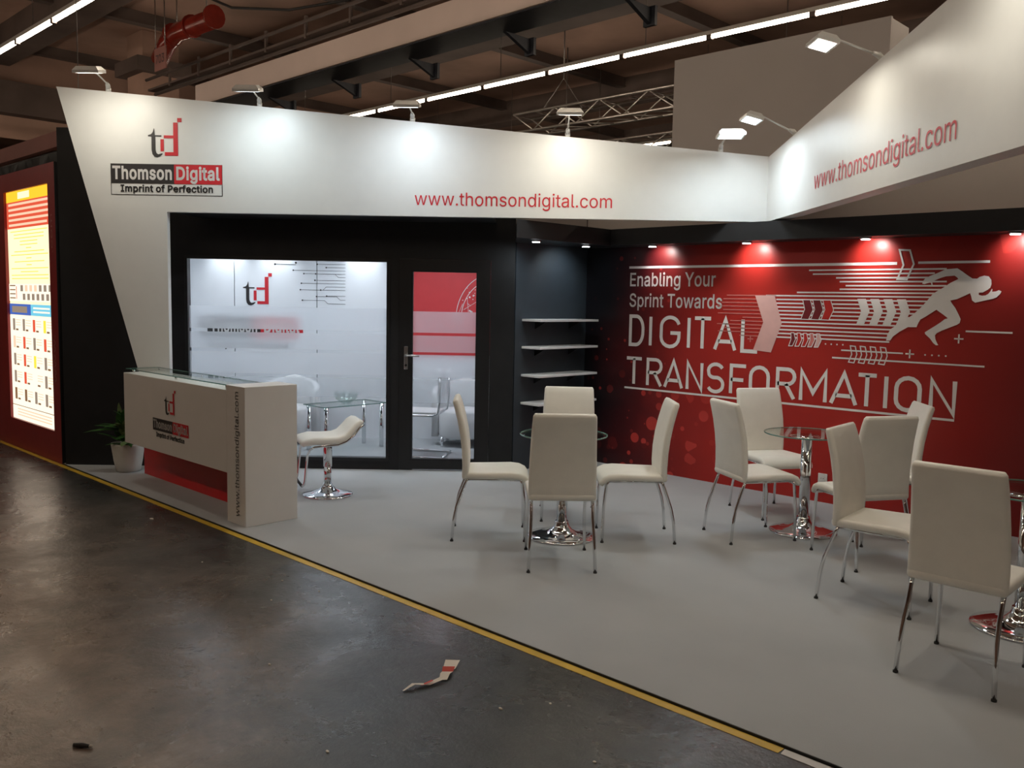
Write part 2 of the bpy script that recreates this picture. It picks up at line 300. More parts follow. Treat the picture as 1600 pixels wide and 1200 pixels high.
# outlines of a plain grotesque alphabet: advance and contours per sign
REG_CAP = (0.000, 0.509); REG_SPACE = 0.187
REG = {'.':(0.187,[[(0.095,-0.004),(0.078,-0.001),(0.063,0.009),(0.053,0.024),(0.05,0.041),(0.053,0.059),(0.063,0.073),(0.078,0.083),(0.095,0.087),(0.113,0.083),(0.128,0.073),(0.138,0.059),(0.141,0.041),(0.138,0.024),(0.128,0.009),(0.113,-0.001)]]),'0':(0.453,[[(0.227,-0.007),(0.174,0.001),(0.13,0.024),(0.095,0.062),(0.069,0.113),(0.053,0.178),(0.048,0.254),(0.053,0.33),(0.069,0.395),(0.095,0.447),(0.13,0.484),(0.174,0.508),(0.227,0.516),(0.279,0.508),(0.323,0.484),(0.358,0.447),(0.384,0.395),(0.4,0.33),(0.405,0.254),(0.4,0.178),(0.384,0.113),(0.359,0.062),(0.323,0.024),(0.279,0.001)],[(0.227,0.05),(0.261,0.056),(0.29,0.074),(0.313,0.103),(0.33,0.144),(0.34,0.194),(0.344,0.254),(0.34,0.314),(0.33,0.365),(0.313,0.405),(0.29,0.435),(0.261,0.453),(0.227,0.46),(0.192,0.453),(0.163,0.435),(0.14,0.405),(0.123,0.365),(0.113,0.314),(0.109,0.254),(0.113,0.194),(0.123,0.144),(0.14,0.103),(0.163,0.074),(0.192,0.056)]]),'3':(0.453,[[(0.218,-0.007),(0.173,-0.003),(0.133,0.01),(0.098,0.03),(0.07,0.057),(0.052,0.091),(0.044,0.132),(0.109,0.132),(0.115,0.107),(0.126,0.087),(0.144,0.071),(0.165,0.059),(0.191,0.052),(0.219,0.05),(0.248,0.053),(0.275,0.061),(0.297,0.074),(0.315,0.093),(0.325,0.116),(0.329,0.145),(0.326,0.172),(0.316,0.196),(0.299,0.217),(0.275,0.234),(0.242,0.244),(0.201,0.248),(0.157,0.248),(0.157,0.299),(0.288,0.448),(0.288,0.452),(0.07,0.452),(0.07,0.509),(0.372,0.509),(0.372,0.461),(0.211,0.278),(0.211,0.289),(0.264,0.288),(0.308,0.276),(0.344,0.253),(0.371,0.222),(0.387,0.186),(0.393,0.145),(0.387,0.103),(0.37,0.066),(0.344,0.036),(0.309,0.012),(0.266,-0.002)]]),'7':(0.453,[[(0.097,0.0),(0.323,0.448),(0.323,0.452),(0.062,0.452),(0.062,0.509),(0.391,0.509),(0.391,0.449),(0.165,0.0)]]),'D':(0.502,[[(0.219,0.0),(0.096,0.0),(0.096,0.057),(0.215,0.057),(0.272,0.063),(0.318,0.081),(0.354,0.11),(0.379,0.149),(0.394,0.198),(0.399,0.255),(0.394,0.312),(0.379,0.361),(0.354,0.399),(0.32,0.428),(0.275,0.446),(0.221,0.452),(0.093,0.452),(0.093,0.509),(0.225,0.509),(0.294,0.501),(0.353,0.478),(0.399,0.441),(0.433,0.391),(0.455,0.329),(0.462,0.255),(0.455,0.181),(0.433,0.119),(0.398,0.068),(0.351,0.031),(0.291,0.008)],[(0.125,0.509),(0.125,0.0),(0.06,0.0),(0.06,0.509)]]),'E':(0.418,[[(0.06,0.0),(0.06,0.509),(0.372,0.509),(0.372,0.452),(0.125,0.452),(0.125,0.286),(0.355,0.286),(0.355,0.229),(0.125,0.229),(0.125,0.057),(0.375,0.057),(0.375,0.0)]]),'I':(0.3,[[(0.031,0.0),(0.031,0.057),(0.118,0.057),(0.118,0.452),(0.031,0.452),(0.031,0.509),(0.269,0.509),(0.269,0.452),(0.183,0.452),(0.183,0.057),(0.269,0.057),(0.269,0.0)]]),'P':(0.444,[[(0.06,0.0),(0.06,0.509),(0.235,0.509),(0.289,0.503),(0.332,0.487),(0.366,0.462),(0.39,0.43),(0.404,0.391),(0.409,0.348),(0.404,0.304),(0.39,0.265),(0.366,0.233),(0.332,0.207),(0.289,0.191),(0.235,0.186),(0.109,0.186),(0.109,0.242),(0.233,0.242),(0.269,0.246),(0.297,0.256),(0.318,0.272),(0.333,0.294),(0.342,0.319),(0.344,0.348),(0.342,0.376),(0.333,0.402),(0.318,0.423),(0.297,0.439),(0.268,0.449),(0.232,0.452),(0.125,0.452),(0.125,0.0)]]),'S':(0.446,[[(0.224,-0.009),(0.172,-0.004),(0.128,0.009),(0.091,0.031),(0.064,0.06),(0.046,0.096),(0.038,0.137),(0.104,0.137),(0.11,0.11),(0.123,0.088),(0.142,0.071),(0.166,0.059),(0.194,0.052),(0.224,0.049),(0.257,0.052),(0.286,0.06),(0.311,0.074),(0.329,0.092),(0.341,0.114),(0.346,0.139),(0.342,0.161),(0.332,0.179),(0.316,0.193),(0.296,0.205),(0.272,0.214),(0.245,0.222),(0.184,0.239),(0.128,0.26),(0.086,0.289),(0.06,0.326),(0.052,0.372),(0.058,0.413),(0.075,0.448),(0.102,0.476),(0.138,0.498),(0.18,0.511),(0.227,0.516),(0.275,0.511),(0.316,0.498),(0.351,0.476),(0.377,0.449),(0.394,0.415),(0.401,0.378),(0.337,0.378),(0.326,0.412),(0.302,0.437),(0.267,0.453),(0.225,0.459),(0.194,0.456),(0.167,0.448),(0.145,0.435),(0.129,0.418),(0.118,0.398),(0.115,0.376),(0.119,0.352),(0.131,0.334),(0.148,0.319),(0.169,0.308),(0.191,0.3),(0.212,0.293),(0.264,0.279),(0.287,0.272),(0.312,0.264),(0.336,0.252),(0.359,0.238),(0.379,0.22),(0.395,0.198),(0.405,0.171),(0.408,0.139),(0.403,0.099),(0.386,0.064),(0.36,0.034),(0.323,0.011),(0.278,-0.004)]]),'T':(0.448,[[(0.032,0.452),(0.032,0.509),(0.417,0.509),(0.417,0.452),(0.257,0.452),(0.257,0.0),(0.193,0.0),(0.193,0.452)]]),'Y':(0.472,[[(0.203,0.0),(0.203,0.208),(0.016,0.509),(0.091,0.509),(0.192,0.344),(0.208,0.318),(0.222,0.292),(0.236,0.264),(0.25,0.23),(0.224,0.23),(0.237,0.265),(0.251,0.293),(0.265,0.318),(0.28,0.344),(0.381,0.509),(0.455,0.509),(0.268,0.208),(0.268,0.0)]]),'a':(0.389,[[(0.16,-0.009),(0.126,-0.005),(0.094,0.005),(0.068,0.022),(0.048,0.045),(0.035,0.073),(0.03,0.108),(0.034,0.138),(0.043,0.161),(0.058,0.179),(0.078,0.193),(0.1,0.203),(0.125,0.211),(0.152,0.216),(0.178,0.22),(0.209,0.224),(0.234,0.227),(0.252,0.23),(0.265,0.235),(0.273,0.243),(0.276,0.255),(0.276,0.257),(0.273,0.279),(0.267,0.297),(0.256,0.311),(0.24,0.322),(0.22,0.329),(0.196,0.331),(0.171,0.329),(0.149,0.322),(0.132,0.313),(0.118,0.301),(0.107,0.288),(0.1,0.274),(0.041,0.291),(0.057,0.322),(0.079,0.346),(0.104,0.364),(0.133,0.375),(0.163,0.382),(0.194,0.384),(0.215,0.383),(0.239,0.379),(0.263,0.372),(0.286,0.36),(0.306,0.343),(0.322,0.32),(0.333,0.29),(0.337,0.251),(0.337,0.0),(0.277,0.0),(0.277,0.052),(0.272,0.052),(0.264,0.038),(0.252,0.025),(0.236,0.012),(0.215,0.001),(0.19,-0.006)],[(0.17,0.045),(0.202,0.049),(0.228,0.059),(0.248,0.074),(0.263,0.093),(0.272,0.115),(0.276,0.138),(0.276,0.19),(0.27,0.186),(0.259,0.182),(0.246,0.179),(0.231,0.176),(0.216,0.173),(0.2,0.171),(0.186,0.169),(0.175,0.168),(0.154,0.164),(0.134,0.159),(0.117,0.15),(0.103,0.139),(0.095,0.124),(0.092,0.105),(0.094,0.087),(0.102,0.072),(0.114,0.061),(0.13,0.052),(0.149,0.047)]]),'b':(0.424,[[(0.229,-0.008),(0.198,-0.005),(0.172,0.004),(0.153,0.017),(0.138,0.031),(0.127,0.046),(0.118,0.059),(0.112,0.059),(0.112,0.0),(0.053,0.0),(0.053,0.509),(0.114,0.509),(0.114,0.319),(0.118,0.319),(0.127,0.331),(0.137,0.346),(0.152,0.36),(0.171,0.373),(0.197,0.381),(0.229,0.384),(0.274,0.378),(0.313,0.361),(0.345,0.332),(0.37,0.293),(0.385,0.245),(0.39,0.189),(0.385,0.133),(0.37,0.084),(0.346,0.045),(0.313,0.016),(0.274,-0.002)],[(0.22,0.047),(0.253,0.051),(0.279,0.066),(0.301,0.088),(0.316,0.117),(0.325,0.151),(0.328,0.189),(0.325,0.227),(0.316,0.261),(0.301,0.29),(0.28,0.311),(0.253,0.325),(0.22,0.33),(0.188,0.325),(0.161,0.312),(0.14,0.291),(0.125,0.263),(0.116,0.229),(0.113,0.189),(0.116,0.15),(0.125,0.115),(0.14,0.086),(0.162,0.065),(0.188,0.051)]]),'c':(0.395,[[(0.207,-0.008),(0.159,-0.002),(0.117,0.016),(0.082,0.046),(0.056,0.085),(0.04,0.133),(0.034,0.187),(0.04,0.243),(0.056,0.291),(0.082,0.33),(0.117,0.36),(0.159,0.378),(0.207,0.384),(0.234,0.383),(0.26,0.377),(0.284,0.368),(0.305,0.356),(0.324,0.341),(0.34,0.322),(0.353,0.301),(0.362,0.277),(0.303,0.262),(0.298,0.276),(0.29,0.289),(0.281,0.301),(0.27,0.311),(0.257,0.319),(0.242,0.325),(0.226,0.329),(0.207,0.33),(0.173,0.325),(0.145,0.31),(0.124,0.287),(0.108,0.258),(0.099,0.224),(0.096,0.187),(0.099,0.151),(0.108,0.117),(0.124,0.089),(0.145,0.066),(0.173,0.051),(0.207,0.046),(0.226,0.048),(0.243,0.052),(0.258,0.058),(0.271,0.066),(0.282,0.076),(0.292,0.089),(0.299,0.102),(0.304,0.117),(0.363,0.102),(0.354,0.078),(0.341,0.056),(0.325,0.037),(0.306,0.021),(0.285,0.009),(0.261,-0.001),(0.235,-0.006)]]),'d':(0.424,[[(0.195,-0.008),(0.151,-0.002),(0.111,0.016),(0.079,0.045),(0.055,0.084),(0.039,0.133),(0.034,0.189),(0.039,0.245),(0.055,0.293),(0.079,0.332),(0.112,0.361),(0.151,0.378),(0.196,0.384),(0.228,0.381),(0.253,0.373),(0.272,0.36),(0.287,0.346),(0.298,0.331),(0.306,0.319),(0.311,0.319),(0.311,0.509),(0.372,0.509),(0.372,0.0),(0.313,0.0),(0.313,0.059),(0.307,0.059),(0.298,0.046),(0.287,0.031),(0.272,0.017),(0.252,0.004),(0.227,-0.005)],[(0.205,0.047),(0.236,0.051),(0.263,0.065),(0.284,0.086),(0.299,0.115),(0.309,0.15),(0.312,0.189),(0.309,0.229),(0.3,0.263),(0.284,0.291),(0.263,0.312),(0.237,0.325),(0.205,0.33),(0.172,0.325),(0.145,0.311),(0.124,0.29),(0.108,0.261),(0.099,0.227),(0.096,0.189),(0.099,0.151),(0.109,0.117),(0.124,0.088),(0.145,0.066),(0.172,0.051)]]),'e':(0.404,[[(0.212,-0.008),(0.161,-0.002),(0.117,0.016),(0.082,0.046),(0.056,0.085),(0.04,0.132),(0.034,0.187),(0.039,0.242),(0.055,0.29),(0.081,0.329),(0.115,0.359),(0.157,0.378),(0.205,0.384),(0.236,0.382),(0.266,0.374),(0.294,0.361),(0.319,0.341),(0.341,0.315),(0.357,0.282),(0.368,0.242),(0.371,0.194),(0.371,0.169),(0.075,0.169),(0.075,0.221),(0.338,0.221),(0.31,0.202),(0.307,0.237),(0.298,0.269),(0.283,0.294),(0.263,0.314),(0.237,0.326),(0.205,0.33),(0.173,0.326),(0.146,0.313),(0.125,0.294),(0.109,0.27),(0.099,0.241),(0.096,0.211),(0.096,0.178),(0.1,0.139),(0.11,0.106),(0.128,0.08),(0.151,0.061),(0.179,0.05),(0.212,0.046),(0.234,0.048),(0.254,0.053),(0.271,0.061),(0.285,0.073),(0.297,0.088),(0.306,0.105),(0.365,0.091),(0.353,0.063),(0.335,0.039),(0.311,0.019),(0.283,0.004),(0.249,-0.005)]]),'f':(0.253,[[(0.228,0.379),(0.228,0.327),(0.006,0.327),(0.006,0.379)],[(0.081,0.0),(0.081,0.432),(0.084,0.461),(0.096,0.486),(0.113,0.505),(0.135,0.519),(0.161,0.527),(0.187,0.53),(0.207,0.529),(0.222,0.527),(0.234,0.524),(0.243,0.521),(0.227,0.468),(0.222,0.47),(0.215,0.472),(0.206,0.473),(0.195,0.474),(0.171,0.47),(0.154,0.46),(0.145,0.443),(0.142,0.419),(0.142,0.0)]]),'g':(0.425,[[(0.207,-0.151),(0.168,-0.148),(0.134,-0.14),(0.105,-0.127),(0.082,-0.11),(0.064,-0.091),(0.051,-0.069),(0.101,-0.041),(0.11,-0.053),(0.122,-0.066),(0.136,-0.078),(0.154,-0.088),(0.178,-0.095),(0.207,-0.097),(0.249,-0.092),(0.282,-0.075),(0.304,-0.047),(0.311,-0.006),(0.311,0.068),(0.306,0.068),(0.298,0.056),(0.287,0.041),(0.272,0.028),(0.252,0.016),(0.227,0.008),(0.195,0.005),(0.152,0.01),(0.113,0.027),(0.08,0.053),(0.055,0.09),(0.039,0.136),(0.034,0.191),(0.039,0.246),(0.055,0.293),(0.08,0.332),(0.112,0.361),(0.152,0.378),(0.196,0.384),(0.228,0.382),(0.253,0.373),(0.273,0.36),(0.288,0.346),(0.299,0.331),(0.308,0.319),(0.313,0.319),(0.313,0.379),(0.372,0.379),(0.372,-0.009),(0.367,-0.054),(0.35,-0.09),(0.324,-0.117),(0.291,-0.136),(0.251,-0.147)],[(0.205,0.059),(0.237,0.063),(0.264,0.075),(0.285,0.095),(0.3,0.121),(0.309,0.154),(0.312,0.193),(0.309,0.231),(0.3,0.264),(0.285,0.291),(0.264,0.312),(0.237,0.325),(0.205,0.33),(0.172,0.325),(0.145,0.312),(0.124,0.29),(0.109,0.262),(0.099,0.229),(0.096,0.193),(0.099,0.155),(0.109,0.123),(0.124,0.096),(0.145,0.076),(0.172,0.063)]]),'h':(0.41,[[(0.114,0.227),(0.114,0.0),(0.053,0.0),(0.053,0.509),(0.114,0.509),(0.114,0.287),(0.102,0.287),(0.124,0.332),(0.152,0.362),(0.187,0.379),(0.227,0.384),(0.264,0.38),(0.295,0.369),(0.321,0.349),(0.341,0.321),(0.353,0.285),(0.357,0.24),(0.357,0.0),(0.296,0.0),(0.296,0.235),(0.29,0.275),(0.273,0.304),(0.246,0.323),(0.21,0.329),(0.184,0.326),(0.161,0.317),(0.141,0.303),(0.126,0.283),(0.117,0.257)]]),'i':(0.166,[[(0.053,0.0),(0.053,0.379),(0.114,0.379),(0.114,0.0)],[(0.084,0.443),(0.067,0.446),(0.054,0.455),(0.044,0.468),(0.041,0.483),(0.044,0.499),(0.054,0.512),(0.067,0.521),(0.084,0.524),(0.1,0.521),(0.114,0.512),(0.123,0.499),(0.126,0.483),(0.123,0.468),(0.114,0.455),(0.1,0.446)]]),'l':(0.189,[[(0.139,-0.002),(0.101,0.003),(0.074,0.02),(0.058,0.047),(0.053,0.084),(0.053,0.509),(0.114,0.509),(0.114,0.099),(0.115,0.077),(0.12,0.062),(0.13,0.054),(0.146,0.052),(0.154,0.052),(0.16,0.053),(0.165,0.053),(0.17,0.054),(0.181,0.003),(0.172,0.001),(0.162,-0.001),(0.151,-0.002)]]),'m':(0.609,[[(0.053,0.0),(0.053,0.379),(0.112,0.379),(0.112,0.295),(0.108,0.295),(0.118,0.323),(0.132,0.346),(0.151,0.363),(0.172,0.376),(0.195,0.384),(0.219,0.386),(0.257,0.38),(0.287,0.361),(0.309,0.331),(0.321,0.295),(0.312,0.295),(0.322,0.321),(0.337,0.343),(0.357,0.361),(0.381,0.375),(0.407,0.383),(0.437,0.386),(0.468,0.383),(0.497,0.372),(0.522,0.354),(0.541,0.328),(0.553,0.296),(0.557,0.255),(0.557,0.0),(0.496,0.0),(0.496,0.254),(0.49,0.289),(0.473,0.313),(0.447,0.326),(0.419,0.33),(0.395,0.328),(0.374,0.32),(0.358,0.307),(0.345,0.29),(0.338,0.27),(0.335,0.247),(0.335,0.0),(0.274,0.0),(0.274,0.26),(0.269,0.288),(0.253,0.311),(0.229,0.326),(0.199,0.33),(0.178,0.328),(0.158,0.32),(0.14,0.307),(0.126,0.289),(0.117,0.266),(0.114,0.238),(0.114,0.0)]]),'n':(0.409,[[(0.114,0.227),(0.114,0.0),(0.053,0.0),(0.053,0.379),(0.112,0.379),(0.112,0.287),(0.102,0.287),(0.124,0.332),(0.152,0.362),(0.187,0.379),(0.227,0.384),(0.264,0.38),(0.295,0.369),(0.321,0.349),(0.341,0.321),(0.353,0.285),(0.357,0.24),(0.357,0.0),(0.296,0.0),(0.296,0.235),(0.29,0.275),(0.273,0.304),(0.246,0.323),(0.21,0.329),(0.184,0.326),(0.161,0.317),(0.141,0.303),(0.126,0.283),(0.117,0.257)]]),'o':(0.415,[[(0.207,-0.008),(0.159,-0.002),(0.117,0.016),(0.082,0.046),(0.056,0.085),(0.04,0.133),(0.034,0.187),(0.04,0.243),(0.056,0.291),(0.082,0.33),(0.117,0.36),(0.159,0.378),(0.207,0.384),(0.256,0.378),(0.299,0.36),(0.333,0.33),(0.359,0.291),(0.376,0.243),(0.381,0.187),(0.376,0.133),(0.359,0.085),(0.333,0.046),(0.299,0.016),(0.256,-0.002)],[(0.207,0.046),(0.242,0.051),(0.27,0.066),(0.292,0.089),(0.307,0.117),(0.316,0.151),(0.319,0.187),(0.316,0.224),(0.307,0.258),(0.292,0.287),(0.27,0.31),(0.242,0.325),(0.207,0.33),(0.173,0.325),(0.145,0.31),(0.124,0.287),(0.108,0.258),(0.099,0.224),(0.096,0.187),(0.099,0.151),(0.108,0.117),(0.124,0.089),(0.145,0.066),(0.173,0.051)]]),'p':(0.424,[[(0.053,-0.143),(0.053,0.379),(0.112,0.379),(0.112,0.319),(0.118,0.319),(0.126,0.331),(0.137,0.346),(0.152,0.36),(0.171,0.373),(0.197,0.381),(0.229,0.384),(0.274,0.378),(0.313,0.361),(0.345,0.332),(0.37,0.293),(0.385,0.245),(0.39,0.189),(0.385,0.133),(0.37,0.084),(0.346,0.045),(0.313,0.016),(0.274,-0.002),(0.229,-0.008),(0.198,-0.005),(0.173,0.004),(0.153,0.017),(0.138,0.031),(0.127,0.046),(0.118,0.059),(0.114,0.059),(0.114,-0.143)],[(0.22,0.047),(0.253,0.051),(0.279,0.066),(0.301,0.088),(0.316,0.117),(0.325,0.151),(0.328,0.189),(0.325,0.227),(0.316,0.261),(0.301,0.29),(0.28,0.311),(0.253,0.325),(0.22,0.33),(0.188,0.325),(0.161,0.312),(0.14,0.291),(0.125,0.263),(0.116,0.229),(0.113,0.189),(0.116,0.15),(0.125,0.115),(0.14,0.086),(0.162,0.065),(0.188,0.051)]]),'r':(0.259,[[(0.053,0.0),(0.053,0.379),(0.112,0.379),(0.112,0.321),(0.115,0.321),(0.13,0.347),(0.152,0.367),(0.181,0.38),(0.213,0.385),(0.221,0.385),(0.229,0.384),(0.237,0.384),(0.243,0.384),(0.243,0.322),(0.239,0.323),(0.23,0.324),(0.219,0.325),(0.207,0.326),(0.182,0.323),(0.159,0.315),(0.14,0.301),(0.126,0.284),(0.117,0.262),(0.114,0.237),(0.114,0.0)]]),'s':(0.365,[[(0.182,-0.008),(0.145,-0.005),(0.112,0.003),(0.084,0.018),(0.062,0.038),(0.045,0.063),(0.036,0.094),(0.094,0.107),(0.105,0.079),(0.124,0.06),(0.15,0.049),(0.181,0.045),(0.217,0.05),(0.244,0.062),(0.262,0.081),(0.268,0.103),(0.265,0.121),(0.254,0.136),(0.237,0.147),(0.212,0.155),(0.149,0.17),(0.104,0.186),(0.072,0.208),(0.053,0.237),(0.047,0.274),(0.051,0.305),(0.065,0.332),(0.087,0.354),(0.115,0.37),(0.149,0.381),(0.187,0.384),(0.223,0.381),(0.254,0.372),(0.279,0.358),(0.299,0.339),(0.314,0.316),(0.324,0.29),(0.268,0.277),(0.258,0.298),(0.243,0.316),(0.219,0.328),(0.187,0.333),(0.156,0.329),(0.131,0.317),(0.114,0.299),(0.109,0.277),(0.112,0.258),(0.124,0.243),(0.144,0.232),(0.172,0.223),(0.229,0.209),(0.275,0.194),(0.306,0.171),(0.325,0.142),(0.331,0.107),(0.326,0.075),(0.312,0.047),(0.29,0.024),(0.26,0.006),(0.223,-0.005)]]),'t':(0.227,[[(0.204,0.379),(0.204,0.327),(0.006,0.327),(0.006,0.379)],[(0.065,0.471),(0.126,0.471),(0.126,0.098),(0.128,0.076),(0.136,0.061),(0.15,0.053),(0.17,0.05),(0.177,0.05),(0.185,0.051),(0.194,0.052),(0.202,0.054),(0.213,0.002),(0.203,-0.001),(0.192,-0.003),(0.18,-0.004),(0.168,-0.004),(0.125,0.002),(0.092,0.021),(0.072,0.052),(0.065,0.093)]]),'u':(0.41,[[(0.182,-0.005),(0.146,-0.001),(0.115,0.011),(0.089,0.031),(0.069,0.059),(0.057,0.095),(0.053,0.139),(0.053,0.379),(0.114,0.379),(0.114,0.144),(0.119,0.105),(0.137,0.075),(0.164,0.056),(0.2,0.05),(0.226,0.053),(0.249,0.062),(0.268,0.077),(0.283,0.097),(0.293,0.122),(0.296,0.153),(0.296,0.379),(0.357,0.379),(0.357,0.0),(0.298,0.0),(0.298,0.092),(0.307,0.092),(0.286,0.047),(0.257,0.017),(0.222,0.0)]]),'w':(0.567,[[(0.138,0.0),(0.023,0.379),(0.087,0.379),(0.133,0.214),(0.143,0.177),(0.154,0.137),(0.165,0.091),(0.175,0.041),(0.165,0.041),(0.175,0.09),(0.186,0.135),(0.196,0.176),(0.206,0.214),(0.252,0.379),(0.316,0.379),(0.362,0.214),(0.371,0.176),(0.382,0.136),(0.392,0.091),(0.402,0.041),(0.391,0.041),(0.402,0.09),(0.413,0.135),(0.423,0.176),(0.434,0.214),(0.48,0.379),(0.545,0.379),(0.429,0.0),(0.368,0.0),(0.319,0.172),(0.312,0.198),(0.305,0.225),(0.297,0.252),(0.291,0.28),(0.284,0.309),(0.277,0.338),(0.291,0.338),(0.284,0.309),(0.277,0.28),(0.27,0.252),(0.263,0.225),(0.255,0.198),(0.248,0.172),(0.199,0.0)]])}
REG['w'] = (.567, [[(.138, 0), (.023, .379), (.087, .379), (.170, .075), (.252, .379), (.316, .379), (.397, .075), (.48, .379), (.545, .379), (.429, 0), (.368, 0), (.284, .305), (.199, 0)]])
REG['Y'] = (.472, [[(.203, 0), (.203, .208), (.016, .509), (.091, .509), (.236, .272), (.381, .509), (.455, .509), (.268, .208), (.268, 0)]])
FONTS = {'REG': (REG, REG_CAP, REG_SPACE)}
WEIGHT = {'REG': 0.0, 'MED': .022, 'BOLD': .052}
_tess = {}
def glyph_tris(kind, ch):
    if (kind, ch) not in _tess:
        adv, cs = FONTS[kind][0][ch]; vs = [p for c in cs for p in c]
        def inside(p, c):
            r = False
            for (xa, ya), (xb, yb) in zip(c, c[1:]+c[:1]):
                if (ya > p[1]) != (yb > p[1]) and p[0] < (xb-xa)*(p[1]-ya)/(yb-ya)+xa: r = not r
            return r
        tr = []; start = [sum(len(c) for c in cs[:i]) for i in range(len(cs))]
        depth = [sum(inside(c[0], q) for q in cs if q is not c) for c in cs]
        for i, c in enumerate(cs):
            if depth[i] % 2: continue
            grp = [i] + [j for j in range(len(cs)) if depth[j] == depth[i]+1 and inside(cs[j][0], c)]
            ix = [start[j]+k for j in grp for k in range(len(cs[j]))]
            tr += [tuple(ix[q] for q in t) for t in tessellate_polygon([[Vector((p[0], p[1], 0)) for p in cs[j]] for j in grp])]
        _tess[kind, ch] = (adv, vs, tr)
    return _tess[kind, ch]
def lettering(name, body, m, parent, o, ux, uz, width, cap, kind='REG', label=None):
    """text printed from baseline-left corner o; width = full run, cap = capital height"""
    pen = WEIGHT[kind]; kind = 'REG'; _, (y0, y1), space = FONTS[kind]; x = 0; vs = []; fs = []
    for ch in body:
        if ch == ' ': x += space; continue
        adv, gv, gf = glyph_tris(kind, ch); k = len(vs)
        vs += [(x+p[0], p[1]) for p in gv]; fs += [tuple(i+k for i in f) for f in gf]
        if pen:
            for c in REG[ch][1]:
                q = MB(); stroke_path(q, c+[c[0]], pen, (x, 0, 0), (1, 0, 0), (0, 1, 0)); k = len(vs)
                vs += [(p[0], p[1]) for p in q.v]; fs += [tuple(i+k for i in f) for f in q.f]
        x += adv + pen*.6
    x0, x1 = min(v[0] for v in vs), max(v[0] for v in vs); o, ux, uz = Vector(o), Vector(ux), Vector(uz)
    mb = MB(); mb.add([o + ux*((v[0]-x0)*width/(x1-x0)) + uz*((v[1]-y0)*cap/(y1-y0)) for v in vs], fs)
    ob = mb.build(name, m, parent, fix=False)
    if label: ob['label'] = label
    return ob
def stroke_quad(mb, p, q, wdt, o, ux, uz):
    """one straight pen stroke between two 2-D points on a plane"""
    (x0, y0), (x1, y1) = p, q; L = math.hypot(x1-x0, y1-y0) or 1; nx, ny = -(y1-y0)/L*wdt/2, (x1-x0)/L*wdt/2
    o, ux, uz = Vector(o), Vector(ux), Vector(uz)
    mb.add([o+ux*a+uz*b for a, b in ((x0-nx, y0-ny), (x1-nx, y1-ny), (x1+nx, y1+ny), (x0+nx, y0+ny))], [(0, 1, 2, 3)])
def stroke_path(mb, pts, wdt, o, ux, uz):
    """mitred polyline with a pen of width wdt"""
    P = [Vector(p) for p in pts]; n = len(P); L = []; Rr = []
    closed = (P[0]-P[-1]).length < 1e-6
    for i in range(n):
        a = P[i]-P[i-1] if i > 0 else (P[0]-P[-2] if closed else P[1]-P[0])
        b = P[i+1]-P[i] if i < n-1 else (P[1]-P[0] if closed else P[-1]-P[-2])
        a.normalize(); b.normalize(); na = Vector((-a.y, a.x)); nb = Vector((-b.y, b.x)); m_ = (na+nb)
        if m_.length < 1e-6: m_ = na
        m_.normalize(); s = min(1/max(.3, m_.dot(na)), 2.2)*wdt/2
        L.append(P[i]+m_*s); Rr.append(P[i]-m_*s)
    o, ux, uz = Vector(o), Vector(ux), Vector(uz)
    vs = [o+ux*v.x+uz*v.y for v in L+Rr]
    mb.add(vs, [(i, i+1, n+i+1, n+i) for i in range(n-1)])
def poly_flat(mb, pts, o, ux, uz):
    o, ux, uz = Vector(o), Vector(ux), Vector(uz)
    mb.add([o+ux*a+uz*b for a, b in pts], [tuple(range(len(pts)))])
def disc_flat(mb, c, r, o, ux, uz, n=14, ry=None):
    poly_flat(mb, [(c[0]+r*math.cos(2*math.pi*k/n), c[1]+(ry or r)*math.sin(2*math.pi*k/n)) for k in range(n)], o, ux, uz)

# 'td' emblem in units of its own box (x 0..345, y 0..410)
T_SHAPE = [(64, 300), (70, 230), (137, 230), (137, 215), (74, 215), (74, 75), (84, 45), (102, 33), (142, 45), (147, 35), (122, 13), (92, 0), (62, 7), (42, 35), (35, 75), (35, 213), (0, 217), (0, 230), (32, 240), (50, 265), (60, 300)]
D_SHAPES = [[(300, 367), (343, 367), (343, 410), (300, 410)], [(257, 20), (303, 20), (303, 363), (257, 363)], [(168, 20), (257, 20), (257, 57), (168, 57)],
            [(160, 200), (257, 200), (257, 230), (160, 230)], [(126, 65), (160, 65), (160, 190), (126, 190)]]
def emblem(parent, o, ux, uz, wdt, hgt, mt='darkprint', md='redprint'):
    k, h = wdt/345., hgt/410.
    a = MB(); poly_flat(a, [(x*k, y*h) for x, y in T_SHAPE], o, ux, uz); a.build('emblem_dark_letter', mt, parent, fix=False)
    b = MB()
    for q in D_SHAPES: poly_flat(b, [(x*k, y*h) for x, y in q], o, ux, uz)
    b.build('emblem_red_letter', md, parent, fix=False)

# ------------------------------------------------------------------ the hall shell
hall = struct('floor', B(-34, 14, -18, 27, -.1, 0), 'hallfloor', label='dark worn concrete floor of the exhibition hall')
ZC = 7.3
struct('ceiling', B(-34, 14, -18, 27, ZC, ZC+.2), 'brown', label='brown concrete ceiling of the exhibition hall')
struct('wall_left', B(-34.2, -34, -18, 27, 0, ZC), 'brown', label='brown end wall of the exhibition hall')
struct('wall_rear', B(-34, 14, 27, 27.2, 0, ZC), 'browndark', label='dark wall far behind the booths')
struct('wall_right', B(14, 14.2, -18, 27, 0, ZC), 'brown', label='brown end wall of the exhibition hall')
struct('wall_front', B(-34, 14, -18.2, -18, 0, ZC), 'brown', label='brown long wall of the exhibition hall')

